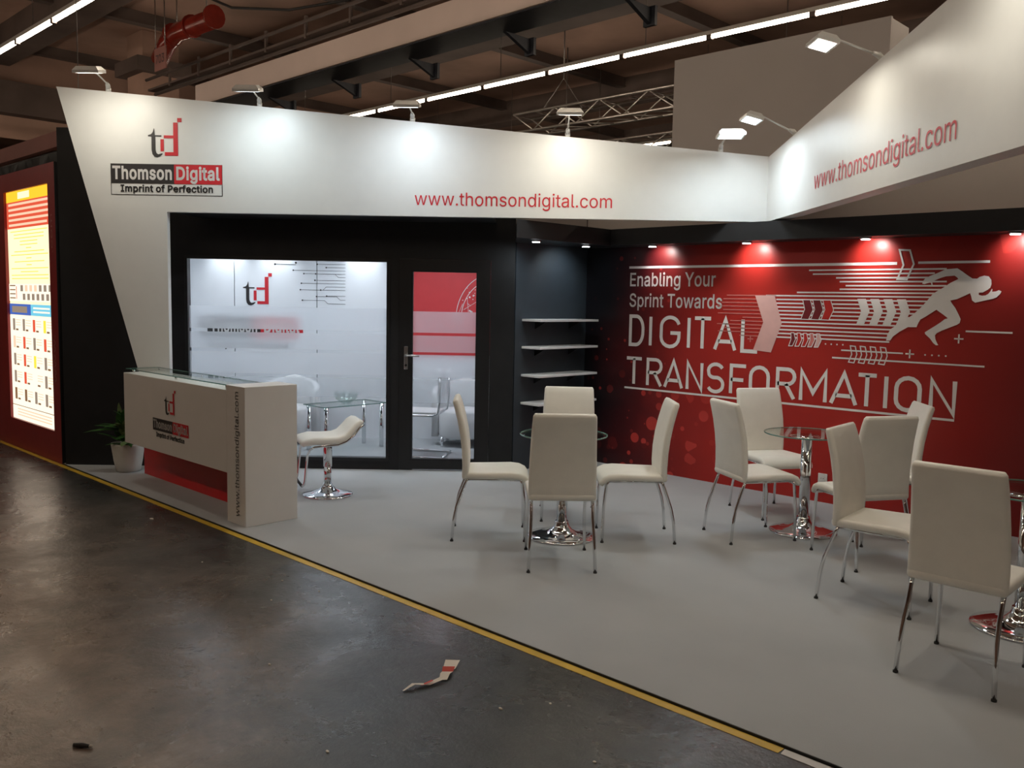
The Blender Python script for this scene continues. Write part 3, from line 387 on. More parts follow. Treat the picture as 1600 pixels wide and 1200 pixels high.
# ------------------------------------------------------------------ booth floor, walls
CZ = .012
bf = MB(); bf.prism([(-8.93, 0), (.6, 0), (.6, 4.3), (-9.3, 4.3), (-9.3, .6)], (0, 0, .0005), (1, 0, 0), (0, 1, 0), (0, 0, CZ))
struct('floor_booth', bf, 'carpet', label='grey carpet laid over the booth floor')
CZ += .0005
trim = MB().box(-8.95, .6, -.004, -.0005, .0005, .011); struct('carpet_edge_shadow', trim, 'rubber', label='dark strip drawn as the shadow line at the booth carpet edge')  # thin dark strip stands in for the shadow under the carpet edge

DB = 6.27                        # window wall plane: distance along the 45-degree normal
WZ = 2.50
A_END = (-5.86+ (-5.86+DB*math.sqrt(2)))/math.sqrt(2)     # where it meets the shelf wall
WT = .06
wl = MB()
wins = (-5.085, -3.222, .126, 1.985); dr = (-3.10, -2.245, CZ, 2.02)
wl.box(-6.27, wins[0]-.03, DB, DB+WT, CZ, 3.16)
wl.box(wins[0]-.03, wins[1]+.03, DB, DB+WT, wins[3]+.03, WZ); wl.box(wins[0]-.03, wins[1]+.03, DB, DB+WT, CZ, wins[2]-.03)
wl.box(wins[1]+.03, dr[0], DB, DB+WT, CZ, WZ); wl.box(dr[0], dr[1], DB, DB+WT, dr[3], WZ); wl.box(dr[1], A_END, DB, DB+WT, CZ, WZ)
wall_w = struct('wall_window', wl, 'black', rot=R45, label='black booth wall with a large window and a glazed door')
# window
win = thing('window_1', 'wide window with a frosted banded film in the black wall', None, (-4.15, DB, wins[2]), R45, kind='structure')
fr = MB(); a0, a1, z0, z1 = wins
fr.box(a0-.03, a0, DB-.012, DB+WT+.012, z0-.03, z1+.03).box(a1, a1+.03, DB-.012, DB+WT+.012, z0-.03, z1+.03).box(a0, a1, DB-.012, DB+WT+.012, z1, z1+.03).box(a0, a1, DB-.012, DB+WT+.012, z0-.03, z0)
fr.build('window_frame', 'blackgloss', win)
B(a0, a1, DB+.028, DB+.032, z0, z1).build('pane', 'glass', win)
FILM = [(1.335, 1.548, 'frost'), (1.150, 1.305, 'frost'), (.915, 1.120, 'frost'), (.700, .885, 'frostlow')]
for q0, q1, mm in FILM:
    f_ = MB(); f_.add([(a0, DB+.026, q0), (a1, DB+.026, q0), (a1, DB+.026, q1), (a0, DB+.026, q1)], [(0, 1, 2, 3)])
    f_.build('frosted_band', mm, win, fix=False)['label'] = 'frosted film band on the glass'
# door
door = thing('door_1', 'black framed glass door with frosted bands and steel handle', None, (-2.67, DB, 0), R45, kind='structure')
d0, d1 = dr[0]+.001, dr[1]-.001; g0, g1, gz0, gz1 = -2.972, -2.38, .127, 1.90
lf = MB(); lf.box(d0, g0, DB-.008, DB+.04, CZ+.004, 2.018).box(g1, d1, DB-.008, DB+.04, CZ+.004, 2.018).box(g0, g1, DB-.008, DB+.04, gz1, 2.018).box(g0, g1, DB-.008, DB+.04, CZ+.012, gz0)
leaf = lf.build('door_leaf', 'blackgloss', door)
mo = MB(); mo.box(g0-.018, g0, DB-.013, DB-.008, gz0-.018, gz1+.018).box(g1, g1+.018, DB-.013, DB-.008, gz0-.018, gz1+.018).box(g0, g1, DB-.013, DB-.008, gz1, gz1+.018).box(g0, g1, DB-.013, DB-.008, gz0-.018, gz0)
mo.build('glazing_bead', 'black', leaf)
B(g0, g1, DB+.014, DB+.018, gz0, gz1).build('pane', 'glass', door)
for q0, q1, mm in [(1.33, 1.53, 'frost'), (1.145, 1.303, 'frost'), (.905, 1.118, 'frost'), (.66, .885, 'frostlow')]:
    f_ = MB(); f_.add([(g0, DB+.012, q0), (g1, DB+.012, q0), (g1, DB+.012, q1), (g0, DB+.012, q1)], [(0, 1, 2, 3)])
    f_.build('frosted_band', mm, door, fix=False)['label'] = 'frosted film band on the glass'
ha = -3.035
h = MB().box(ha-.018, ha+.018, DB-.018, DB-.008, .98, 1.20); hp = h.build('handle_plate', 'satin', door, bevel=.006); hp['label'] = 'steel handle plate'
MB().tube([(ha, DB-.018, 1.115), (ha, DB-.055, 1.115), (ha+.02, DB-.062, 1.115), (ha+.13, DB-.062, 1.113)], .009).build('lever', 'satin', hp)
MB().tube([(ha, DB-.018, 1.02), (ha, DB-.024, 1.02)], .012).build('keyhole', 'rubber', hp)
# shelf wall, artwork wall
XS, YR = -5.86, 4.06
struct('wall_shelf', B(XS-.05, XS, 3.02, YR, CZ, 2.345), 'teal', label='dark slate wall panel carrying the white shelves')
wall_back = struct('wall_back', B(XS-.05, .6, YR, YR+.05, CZ, 2.345), 'poster', label='red wall artwork with slogan and white running figure')
struct('wall_upper', MB().box(XS-.05, .6, YR+.055, YR+.10, 2.30, 2.86).box(XS-.11, XS-.06, 3.0, YR+.054, 2.30, 2.86), 'greywall', label='unlit beige wall strip above the red artwork')
# header with the downlights
s2 = math.sqrt(2)
HB = 2.190
hd = MB(); hd.prism([(XS, YR), (XS, 3.005), (-5.36, 2.505), (-5.36, 3.80), (.6, 3.80), (.6, YR)], (0, 0, HB), (1, 0, 0), (0, 1, 0), (0, 0, 2.345-HB))
struct('trim_2', hd, 'black', label='black boxed header above the shelves and red wall')
# added light-blocking panel between fascia and window wall follows the fascia
# meeting room
RB = 8.2; RC = 2.32
room = thing('wall_room', 'white inner wall of the meeting room with emblem and line print', None, (-4.5, RB, 0), R45, kind='structure')
for p0, p1 in ((-5.93, -5.234), (-5.224, -4.284), (-4.275, -3.2)):
    B(p0, p1, RB, RB+.04, CZ, RC).build('panel', 'roomwall', room)
B(-3.195, -2.15, RB, RB+.04, CZ, RC).build('panel', 'roomwall', room)
B(-3.19, -2.16, RB-.006, RB-.001, 1.0, 2.2).build('red_print_panel', 'roomred', room)['label'] = 'red printed panel with dotted globe'
B(-5.93, -2.15, RB+.04, RB+.06, CZ, RC).build('seam_backing', 'greywall', room)
RO, RX, RZ = (0, RB-.003, 0), (1, 0, 0), (0, 0, 1)
emblem(room, (-5.129, RB-.004, 1.535), RX, RZ, .335, .375)
bar = MB(); poly_flat(bar, [(-5.545, 1.17), (-4.93, 1.17), (-4.93, 1.41), (-5.545, 1.41)], RO, RX, RZ); bar.build('name_field_dark', 'darkprint', room, fix=False)
bar = MB(); poly_flat(bar, [(-4.93, 1.17), (-4.44, 1.17), (-4.44, 1.41), (-4.93, 1.41)], RO, RX, RZ); bar.build('name_field_red', 'redprint', room, fix=False)
lettering('lettering', 'Thomson', 'whiteprint', room, (-5.51, RB-.005, 1.225), RX, RZ, .54, .15, 'BOLD')
lettering('lettering', 'Digital', 'whiteprint', room, (-4.89, RB-.005, 1.225), RX, RZ, .41, .15, 'BOLD')
lettering('lettering', 'Imprint of Perfection', 'darkprint', room, (-5.47, RB-.005, 1.05), RX, RZ, .95, .075, 'BOLD')
ci = MB(); rnd = random.Random(3)
for k in range(13):
    zz = 2.06 - k*.037 if k < 10 else 1.66-(k-10)*.045
    xs_ = -4.30 + rnd.uniform(-.18, .16); xe = -3.95
    if k == 3: xs_ = -4.55
    dz = rnd.choice((0, .037, -.037, 0)); xm = rnd.uniform(xs_+.1, xe-.08)
    stroke_path(ci, [(xs_, zz+dz), (xm, zz+dz), (xm+abs(dz)+.001, zz), (xe, zz)], .0042, RO, RX, RZ); disc_flat(ci, (xs_, zz+dz), .009, RO, RX, RZ, 8)
stroke_path(ci, [(-4.76, 2.015), (-4.52, 2.012)], .006, RO, RX, RZ); disc_flat(ci, (-4.76, 2.015), .012, RO, RX, RZ, 8); disc_flat(ci, (-4.52, 2.035), .012, RO, RX, RZ, 8)
ci.build('circuit_line_print', 'darkprint', room, fix=False)['label'] = 'thin circuit line print'
gl = MB(); gc = (-2.25, 1.42)
RO2 = (0, RB-.009, 0)
for rr in (.42, .36):
    stroke_path(gl, [(gc[0]+rr*math.cos(t*math.pi/30), gc[1]+1.25*rr*math.sin(t*math.pi/30)) for t in range(12, 32)], .007, RO2, RX, RZ)
for k in range(46):
    an = rnd.uniform(1.3, 3.1); q = .42*math.sqrt(rnd.random()); disc_flat(gl, (gc[0]+q*math.cos(an), gc[1]+1.25*q*math.sin(an)), rnd.uniform(.004, .011), RO2, RX, RZ, 8)
for k in range(7):
    an = rnd.uniform(1.5, 2.9); q = rnd.uniform(.2, .4); a2 = an+rnd.uniform(-.5, .5); q2 = rnd.uniform(.1, .42)
    stroke_path(gl, [(gc[0]+q*math.cos(an), gc[1]+1.25*q*math.sin(an)), (gc[0]+q2*math.cos(a2), gc[1]+1.25*q2*math.sin(a2))], .004, RO2, RX, RZ)
gl.build('globe_dot_print', 'whiteprint', room, fix=False)['label'] = 'white dotted globe print'
struct('wall_room_side', MB().box(-5.98, -5.93, DB+WT, RB+.06, CZ, RC).box(-2.15, -2.11, DB+WT, RB+.06, CZ, RC), 'roomwall', rot=R45, label='white side walls of the meeting room')
struct('ceiling_room', MB().box(-5.98, -2.15, DB+WT, RB+.06, RC, RC+.03), 'roomwall', rot=R45, label='white ceiling of the meeting room')

# ------------------------------------------------------------------ lamp builders
def area_light(name, loc, direction, w_, h_, power, col, parent=None, spread=180):
    d = bpy.data.lights.new(name, 'AREA'); d.shape = 'RECTANGLE'; d.size = w_; d.size_y = h_; d.energy = power; d.color = col; d.spread = math.radians(spread)
    o = bpy.data.objects.new(name, d); COL.objects.link(o); o.location = loc
    o.rotation_euler = Vector(direction).to_track_quat('-Z', 'Y').to_euler()
    if parent: o.parent = parent
    return o
def spot_light(name, loc, direction, power, col, ang, blend=.6, r=.02, parent=None):
    d = bpy.data.lights.new(name, 'SPOT'); d.energy = power; d.color = col; d.spot_size = math.radians(ang); d.spot_blend = blend; d.shadow_soft_size = r
    o = bpy.data.objects.new(name, d); COL.objects.link(o); o.location = loc
    o.rotation_euler = Vector(direction).to_track_quat('-Z', 'Y').to_euler()
    if parent: o.parent = parent
    return o
# meeting-room LED panels and spots
for i, ca in enumerate((-5.2, -3.9, -2.7)):
    t = thing('ceiling_panel_light', 'square LED panel in the meeting room ceiling', 'ceiling light', (ca, 7.25, RC), R45, 'meeting room panel lights')
    B(ca-.3, ca+.3, 6.95, 7.55, RC-.02, RC-.001).build('frame', 'white', t)
    area_light('panel_glow', (0, 0, -.03), (0, 0, -1), .55, .55, ROOM_W, (.87, .93, 1.0), t)
for i, ca in enumerate((-5.3, -4.75, -3.75)):
    t = thing('ceiling_spot', 'small round spot above the meeting room wall', 'spotlight', (ca, RB-.16, RC), R45, 'meeting room wall spots')
    MB().lathe([(.035, -.001), (.04, -.02), (.03, -.024)], 16, (ca, RB-.16, RC)).build('ring', 'chrome', t)
    spot_light('spot_glow', (0, 0, -.03), (0, .75, -1), 12, (.9, .96, 1), 100, .8, .02, t)

# ------------------------------------------------------------------ fascia panels
FT, ZF = .06, 2.360
AP = ((.12-5.56)/s2, (.12+5.56)/s2)            # inner corner of the two fascia panels in plan
RL = math.radians(43.2)                         # direction of the long fascia
_m = Matrix.Rotation(-RL, 4, 'Z') @ Vector((AP[0], AP[1], 0)); AS, FB = _m.x, _m.y    # corner in the long fascia's own frame
FA, BA = .12, 5.56
def ztop_l(q): return 2.918 + (q+.092)*(3.41-2.918)/(-6.127+.092)
fl = thing('fascia_panel', 'white fascia with emblem and red web address, tapering leg at one end', 'fascia', (AS-5.19, FB, 0), RL)
S = lambda q: AS+q
MB().prism([(S(-6.127), 3.41), (S(0), ztop_l(0)), (S(0), ZF), (S(-5.185), ZF), (S(-5.185), CZ), (S(-5.205), CZ)], (0, FB, 0), (1, 0, 0), (0, 0, 1), (0, FT, 0)).build('panel', 'white', fl)
FO = FB-.003; UX, UZ = (1, 0, 0), (0, 0, 1)
emblem(fl, (S(-5.338), FO, 2.823), UX, UZ, .296, .336)
def rect(name, m, parent, b, x0, x1, z0, z1, label=None):
    q = MB(); q.add([(x0, b, z0), (x1, b, z0), (x1, b, z1), (x0, b, z1)], [(0, 1, 2, 3)]); o = q.build(name, m, parent, fix=False)
    if label: o['label'] = label
    return o
rect('name_field_dark', 'darkprint', fl, FO, S(-5.669), S(-5.116), 2.600, 2.765)
rect('name_field_red', 'redprint', fl, FO, S(-5.116), S(-4.698), 2.600, 2.765)
bd = MB(); stroke_path(bd, [(S(-5.668), 2.503), (S(-4.698), 2.503), (S(-4.698), 2.764), (S(-5.668), 2.764), (S(-5.668), 2.503)], .006, (0, FO+.001, 0), UX, UZ); bd.build('name_border', 'darkprint', fl, fix=False)
lettering('lettering', 'Thomson', 'whiteprint', fl, (S(-5.655), FO-.001, 2.638), UX, UZ, .520, .105, 'BOLD')
lettering('lettering', 'Digital', 'whiteprint', fl, (S(-5.097), FO-.001, 2.638), UX, UZ, .380, .105, 'BOLD')
lettering('lettering', 'Imprint of Perfection', 'darkprint', fl, (S(-5.585), FO-.001, 2.530), UX, UZ, .807, .056, 'BOLD')
lettering('lettering', 'www.thomsondigital.com', 'redprint', fl, (S(-3.026), FO, 2.455), UX, UZ, 1.701, .112, 'REG')
_e, _n = Vector((math.cos(RL), math.sin(RL))), Vector((-math.sin(RL), math.cos(RL)))
_q = [Vector(AP)+_e*t+_n*(FT+.003) for t in (-5.15, -2.35)]
sf = MB(); sf.prism([tuple(_q[0]), tuple(_q[1])] + [((a-DB+.003)/s2, (a+DB-.003)/s2) for a in (-2.2, -4.95)], (0, 0, 2.362), (1, 0, 0), (0, 1, 0), (0, 0, .03))  # added sheet, keeps hall light from falling through the open gap
struct('gap_light_blocker', sf, 'black', label='added black panel blocking light between the white fascia and the window wall')
def ztop_r(b): return ztop_l(0) + (BA-b)*(3.222-ztop_l(0))/(BA-2.556)
fr_ = thing('fascia_panel', 'white fascia with only a red web address, sloping upper edge', 'fascia', (FA, .9, 0), R45)
MB().prism([(BA, ztop_r(BA)), (.05, ztop_r(.05)), (.75, CZ), (.80, CZ), (.80, ZF), (BA, ZF)], (FA, 0, 0), (0, 1, 0), (0, 0, 1), (.12, 0, 0)).build('panel', 'white', fr_)
lettering('lettering', 'www.thomsondigital.com', 'redprint', fr_, (FA-.003, 4.403, 2.493), (0, -1, 0), UZ, 2.035, .128, 'REG')

# ------------------------------------------------------------------ flood lamps on the fascia
COOL, WARM, BLUE = (.82, .95, 1.0), (1.0, .94, .80), (.80, .91, 1.0)
def flood(label, base, out, col, rot, reach=.34, rise=.09, skew=0.0, tilt=12, power=1.0):
    """base on the panel edge, out = unit outward direction in the panel's frame"""
    t = thing('flood_lamp', label, 'lamp', base, rot, 'flood lamps along the fascia')
    bx, by, bz = base; ox, oy = out; sx, sy = -oy, ox
    P = lambda o_, s_, z_: (bx+ox*o_+sx*s_, by+oy*o_+sy*s_, bz+z_)
    MB().tube([P(0, 0, .001), P(0, 0, .035)], .022, 12).build('clamp', 'lampbody', t)
    MB().tube([P(0, 0, .025), P(.03, skew*.09, .05), P(.07, skew*.2, .06)], [.018, .020, .012], 10).build('joint', 'lampbody', t)
    MB().tube([P(.065, skew*.18, .058), P(reach-.05, skew*.95, rise+.03)], .0065, 8).build('arm', 'lampbody', t)
    hd_ = MB(); c = Vector(P(reach, skew, rise)); o3 = Vector((ox, oy, 0)); s3 = Vector((sx, sy, 0)); z3 = Vector((0, 0, 1))
    tl = math.radians(tilt); f3 = (-o3*math.sin(tl) - z3*math.cos(tl)); e3 = (o3*math.cos(tl) - z3*math.sin(tl))   # light face direction, face axis
    for k0, k1, inset in ((-.03, .0, .025), (0, .022, 0)):
        ring0 = [c + s3*(a*(.105-inset)) + e3*(b_*(.07-inset)) + f3*k0 for a, b_ in ((-1, -1), (1, -1), (1, 1), (-1, 1))]
        ring1 = [c + s3*(a*.105) + e3*(b_*.07) + f3*k1 for a, b_ in ((-1, -1), (1, -1), (1, 1), (-1, 1))]
        hd_.loft([ring0, ring1], smooth=False)
    head = hd_.build('head', 'lampbody', t)
    ln = MB(); ln.add([c + s3*(a*.09) + e3*(b_*.056) + f3*.0235 for a, b_ in ((-1, -1), (1, -1), (1, 1), (-1, 1))], [(0, 1, 2, 3)])
    ln.build('lens', 'lens_warm' if col is WARM else 'lens_cool', head, fix=False)
    lo = c + f3*.03 - Vector(base)
    area_light('flood_glow', lo, f3, .17, .11, FLOOD_W*power, col, t)
LF = [('grey flood lamp above the emblem end of the fascia', -5.688, WARM, .106, .049), ('flood lamp on the long fascia, second from its tall end', -4.376, COOL, .072, .028), ('flood lamp on the middle of the long fascia', -3.054, BLUE, .028, .032),
      ('flood lamp on the fascia before the lattice truss', -1.719, WARM, -.005, .10), ('flood lamp on the fascia next to the inner corner', -.407, COOL, -.039, .054)]
for lb, a_, c_, sk, ri in LF: flood(lb, (S(a_), FB+.03, ztop_l(a_)), (0, -1), c_, RL, reach=.55, skew=sk, rise=ri, tilt=-6 if a_ > -1 else 13, power=.8 if a_ > -1 else 1.0)
for lb, b_, c_, sk in (('flood lamp at the low end of the sloping fascia', 5.017, BLUE, (.155, .12)), ('flood lamp shining on the sloping fascia before the grey panel', 3.433, WARM, (.08, .10)), ('flood lamp high on the sloping fascia', 1.85, WARM, (.0, .08))):
    flood(lb, (FA+.05, b_, ztop_r(b_)), (-1, 0), c_, R45, reach=.40, rise=sk[1], skew=sk[0], tilt=-14, power=1.0)

# header downlights
DL = [('downlight in the header over the shelves near the door', -5.47, 2.87, 0), ('downlight in the header over the shelves near the wall corner', -5.50, 3.60, 0), ('downlight over the first words of the slogan', -4.93, 3.885, 1),
      ('downlight over the large pink arrow', -3.95, 3.885, 1), ('downlight over the speed lines', -2.92, 3.885, 1), ('downlight over the running figure', -1.87, 3.885, 1), ('downlight past the running figure', -.85, 3.885, 1)]
for lb, x, y, k in DL:
    t = thing('downlight', lb, 'downlight', (x, y, HB), 0, 'header downlights')
    MB().lathe([(.046, -.0005), (.048, -.012), (.036, -.016)], 20, (x, y, HB)).build('ring', 'chrome', t)
    MB().lathe([(.034, -.0165), (.034, -.020)], 20, (x, y, HB)).build('lens', 'spotlens', t)
    spot_light('downlight_glow', (0, 0, -.03), (-.9, 0, -1) if k == 0 else (0, 1.5, -1), DOWN_W, (.80, .92, 1.0) if k == 0 else (1, .93, .88), 112, .9, .02, t)

# ------------------------------------------------------------------ artwork on the red wall
AO, AX, AZ = (0, YR-.003, 0), (1, 0, 0), (0, 0, 1); AO2 = (0, YR-.0045, 0); AO3 = (0, YR-.006, 0)
RUNNER = [(-2.37,1.943),(-2.289,1.949),(-2.255,1.926),(-2.218,1.898),(-2.181,1.873),(-2.149,1.872),(-2.132,1.885),(-2.101,1.894),(-2.072,1.888),(-2.053,1.863),(-2.05,1.832),(-2.056,1.807),(-2.072,1.792),(-2.088,1.782),(-2.105,1.771),(-2.131,1.77),(-2.131,1.754),(-2.109,1.748),(-2.086,1.75),(-2.067,1.761),(-2.054,1.78),(-2.046,1.798),(-2.041,1.795),(-2.042,1.777),(-2.017,1.78),(-1.998,1.789),(-1.981,1.78),(-1.988,1.762),(-2.011,1.737),(-2.033,1.727),(-2.084,1.714),(-2.152,1.696),(-2.174,1.713),(-2.182,1.744),(-2.191,1.766),(-2.226,1.747),(-2.278,1.721),(-2.325,1.71),(-2.315,1.692),(-2.286,1.654),(-2.259,1.604),(-2.244,1.573),(-2.249,1.544),(-2.266,1.531),(-2.313,1.51),(-2.372,1.483),(-2.408,1.462),(-2.419,1.445),(-2.415,1.419),(-2.404,1.394),(-2.391,1.372),(-2.408,1.371),(-2.428,1.386),(-2.455,1.421),(-2.491,1.452),(-2.495,1.465),(-2.468,1.485),(-2.423,1.516),(-2.382,1.547),(-2.356,1.57),(-2.334,1.577),(-2.367,1.602),(-2.393,1.62),(-2.42,1.639),(-2.448,1.619),(-2.496,1.585),(-2.533,1.562),(-2.547,1.535),(-2.558,1.502),(-2.622,1.501),(-2.684,1.463),(-2.732,1.424),(-2.752,1.391),(-2.784,1.389),(-2.777,1.437),(-2.753,1.482),(-2.674,1.536),(-2.592,1.596),(-2.526,1.663),(-2.481,1.721),(-2.451,1.761),(-2.38,1.806),(-2.333,1.841),(-2.278,1.87),(-2.288,1.882),(-2.306,1.895),(-2.367,1.89),(-2.408,1.877),(-2.45,1.857),(-2.462,1.845),(-2.46,1.825),(-2.467,1.825),(-2.471,1.841),(-2.481,1.843),(-2.502,1.838),(-2.517,1.832),(-2.535,1.835),(-2.531,1.854),(-2.514,1.877),(-2.483,1.893),(-2.429,1.915)]
rn = MB(); poly_flat(rn, RUNNER, AO3, AX, AZ)
ro = rn.build('running_figure_print', 'whiteprint', wall_back, fix=False); ro['label'] = 'white sprinting figure print'
def mesh_tri(o):
    bm = bmesh.new(); bm.from_mesh(o.data); bmesh.ops.triangulate(bm, faces=bm.faces, ngon_method='EAR_CLIP'); bm.to_mesh(o.data); bm.free()
mesh_tri(ro)
def hline(mb, x0, x1, z, w_=.012, o=AO): stroke_quad(mb, (x0, z), (x1, z), w_, o, AX, AZ)
sl = MB()
hline(sl, -5.32, -2.735, 1.992, .022); hline(sl, -2.576, -2.07, 1.995, .018); hline(sl, -5.336, -2.244, .812, .018)
sl.build('rule_print', 'whiteprint', wall_back, fix=False)['label'] = 'white ruled lines of the slogan'
sl = MB()
for x0, x1, z in ((-3.456, -2.366, 1.946), (-3.421, -2.45, 1.914), (-3.219, -2.47, 1.882), (-3.188, -2.36, 1.851), (-3.136, -2.36, 1.819), (-3.185, -2.343, 1.790), (-3.555, -2.436, 1.762)): hline(sl, x0, x1, z, .0125)
for k in range(12):
    z = 1.733 - k*.0322
    hline(sl, -3.74 - (0.0 if k % 3 else .1), -2.46 - .3*min(1, max(0, k-1)/9.0), z, .0125)
hline(sl, -3.145, -2.649, 1.295, .012); hline(sl, -3.218, -2.06, 1.230, .013); hline(sl, -2.205, -1.89, 1.484, .013)
for cx, cz in ((-2.598, 1.294), (-2.249, 1.426)):
    stroke_quad(sl, (cx-.033, cz), (cx+.033, cz), .011, AO, AX, AZ); stroke_quad(sl, (cx, cz-.034), (cx, cz+.034), .011, AO, AX, AZ)
for k in range(4): disc_flat(sl, (-3.28+k*.049, 1.339), .007, AO, AX, AZ, 8); disc_flat(sl, (-2.483+k*.05, 1.293), .007, AO, AX, AZ, 8)
sl.build('speed_line_print', 'whiteprint', wall_back, fix=False)['label'] = 'white speed lines behind the figure'
sl = MB(); rnd = random.Random(5)
for k in range(12): hline(sl, -4.05-rnd.uniform(0, .28), -3.74, 1.733-k*.0322, .008)
stroke_quad(sl, (-4.0, 1.351), (-3.944, 1.351), .01, AO, AX, AZ); stroke_quad(sl, (-3.972, 1.323), (-3.972, 1.379), .01, AO, AX, AZ)
sl.build('faded_line_print', 'pinkprint', wall_back, fix=False)['label'] = 'faded pink speed lines'
def chev(name, pts, m, off, n, dx, outline=None, ow=.008, ms=None):
    for k in range(n):
        P = [(x+dx*k, z) for x, z in pts]
        if m:
            mb = MB(); poly_flat(mb, P, off, AX, AZ); o = mb.build(name, ms[k] if ms else m, wall_back, fix=False); mesh_tri(o)
        if outline:
            mb = MB(); stroke_path(mb, P+[P[0]], ow, (0, off[1]-.0008, 0), AX, AZ); mb.build(name+'_outline', outline, wall_back, fix=False)
chev('arrow_print', [(-3.942,1.732),(-3.757,1.734),(-3.679,1.495),(-3.768,1.242),(-3.94,1.255),(-3.853,1.502)], 'pinkpale', AO2, 1, 0)
chev('small_arrow_print', [(-3.498,1.7),(-3.431,1.701),(-3.402,1.619),(-3.439,1.536),(-3.506,1.538),(-3.477,1.622)], 'maroonprint', AO2, 3, .0885, 'whiteprint', .006, ['maroonprint', 'maroonprint', 'brightredprint'])
chev('white_arrow_print', [(-3.033,1.714),(-2.964,1.715),(-2.928,1.618),(-2.968,1.508),(-3.032,1.505),(-2.996,1.609)], 'whiteprint', AO2, 4, .1045)
chev('tiny_arrow_print', [(-3.59,1.42),(-3.563,1.421),(-3.546,1.366),(-3.571,1.309),(-3.605,1.307),(-3.587,1.364)], 'maroonprint', AO2, 5, .057, 'whiteprint', .006, ['maroonprint', 'brightredprint', 'brightredprint', 'pinkprint', 'pinkpale'])
chev('outline_arrow_print', [(-3.069,1.334),(-3.028,1.331),(-3.012,1.268),(-3.032,1.198),(-3.077,1.202),(-3.054,1.266)], None, AO2, 4, .081, 'whiteprint', .009)
chev('tall_outline_arrow_print', [(-2.721,2.096),(-2.642,2.091),(-2.608,1.985),(-2.653,1.868),(-2.725,1.871),(-2.685,1.979)], None, AO2, 1, 0, 'whiteprint', .014)
lettering('lettering', 'Enabling Your', 'whiteprint', wall_back, (-5.305, YR-.003, 1.812), AX, AZ, .96, .125, 'MED')
lettering('lettering', 'Sprint Towards', 'whiteprint', wall_back, (-5.305, YR-.003, 1.612), AX, AZ, 1.035, .125, 'MED')
# narrow technical capitals drawn as pen strokes in a 0..1 cell
def arc(cx, cy, rx, ry, a, b, n=8): return [(cx+rx*math.cos(math.radians(a+(b-a)*k/n)), cy+ry*math.sin(math.radians(a+(b-a)*k/n))) for k in range(n+1)]
GL = {
 'D': [[(0, 0), (0, 1), (.45, 1)] + arc(.45, .55, .55, .45, 90, 0)[1:] + arc(.45, .45, .55, .45, 0, -90)[1:] + [(0, 0)]],
 'I': [[(.5, 0), (.5, 1)]],
 'G': [arc(.5, .68, .5, .32, 15, 90, 5) + arc(.5, .68, .5, .32, 90, 180)[1:] + arc(.5, .32, .5, .32, 180, 360)[0:] + [(1, .47), (.52, .47)]],
 'T': [[(0, 1), (1, 1)], [(.5, 0), (.5, 1)]],
 'A': [[(0, 0), (.5, 1), (1, 0)], [(.17, .27), (.83, .27)]],
 'L': [[(0, 1), (0, 0), (1, 0)]],
 'R': [[(0, 0), (0, 1), (.6, 1)] + arc(.6, .75, .4, .25, 90, -90)[1:] + [(0, .5)], [(.5, .5), (1, 0)]],
 'N': [[(0, 0), (0, 1), (1, 0), (1, 1)]],
 'S': [arc(.5, .76, .48, .24, 25, 180) + arc(.42, .70, .40, .19, 190, 260, 4)[1:] + arc(.55, .27, .45, .25, 80, 0, 5) + arc(.5, .25, .5, .25, 0, -155)[1:]],
 'F': [[(0, 0), (0, 1), (1, 1)], [(0, .5), (.85, .5)]],
 'O': [arc(.5, .68, .5, .32, 0, 180) + arc(.5, .32, .5, .32, 180, 360) + [(1, .68)]],
 'M': [[(0, 0), (0, 1), (.5, .28), (1, 1), (1, 0)]],
}
def capitals(word, spans, z0, z1, pen):
    for ch, (x0, x1) in zip(word, spans):
        mb = MB(); x0 += pen/2; x1 -= pen/2
        if ch == 'I': x0 = x1 = (x0+x1)/2
        for st in GL[ch]:
            stroke_path(mb, [(x0+(x1-x0)*p, z0+pen/2+(z1-z0-pen)*q) for p, q in st], pen, AO, AX, AZ)
        mb.build('slogan_letter', 'whiteprint', wall_back, fix=False)
capitals('DIGITAL', [(-5.30, -5.115), (-5.06, -5.025), (-4.935, -4.70), (-4.628, -4.592), (-4.565, -4.36), (-4.345, -4.105), (-4.067, -3.883)], 1.224, 1.535, .034)
capitals('TRANSFORMATION', [(-5.332, -5.118), (-5.077, -4.888), (-4.876, -4.650), (-4.624, -4.437), (-4.402, -4.212), (-4.164, -3.985), (-3.969, -3.766), (-3.711, -3.522), (-3.493, -3.245), (-3.226, -2.985), (-3.005, -2.826), (-2.782, -2.747), (-2.700, -2.490), (-2.437, -2.238)], .838, 1.122, .033)
# socket
so = thing('wall_socket', 'white power socket low on the red wall', 'socket', (-3.243, YR, .217))
B(-3.283, -3.203, YR-.012, YR-.0005, .177, .257).build('plate', 'plastic', so, bevel=.004)
MB().lathe([(.026, 0), (.026, .003)], 20).v
ring = MB(); ring.tube([(-3.243, YR-.012, .217), (-3.243, YR-.0155, .217)], .027, 20).build('insert', 'white', so)
for dx in (-.01, .01): MB().tube([(-3.243+dx, YR-.0155, .217), (-3.243+dx, YR-.017, .217)], .0035, 8).build('pin_hole', 'rubber', so)
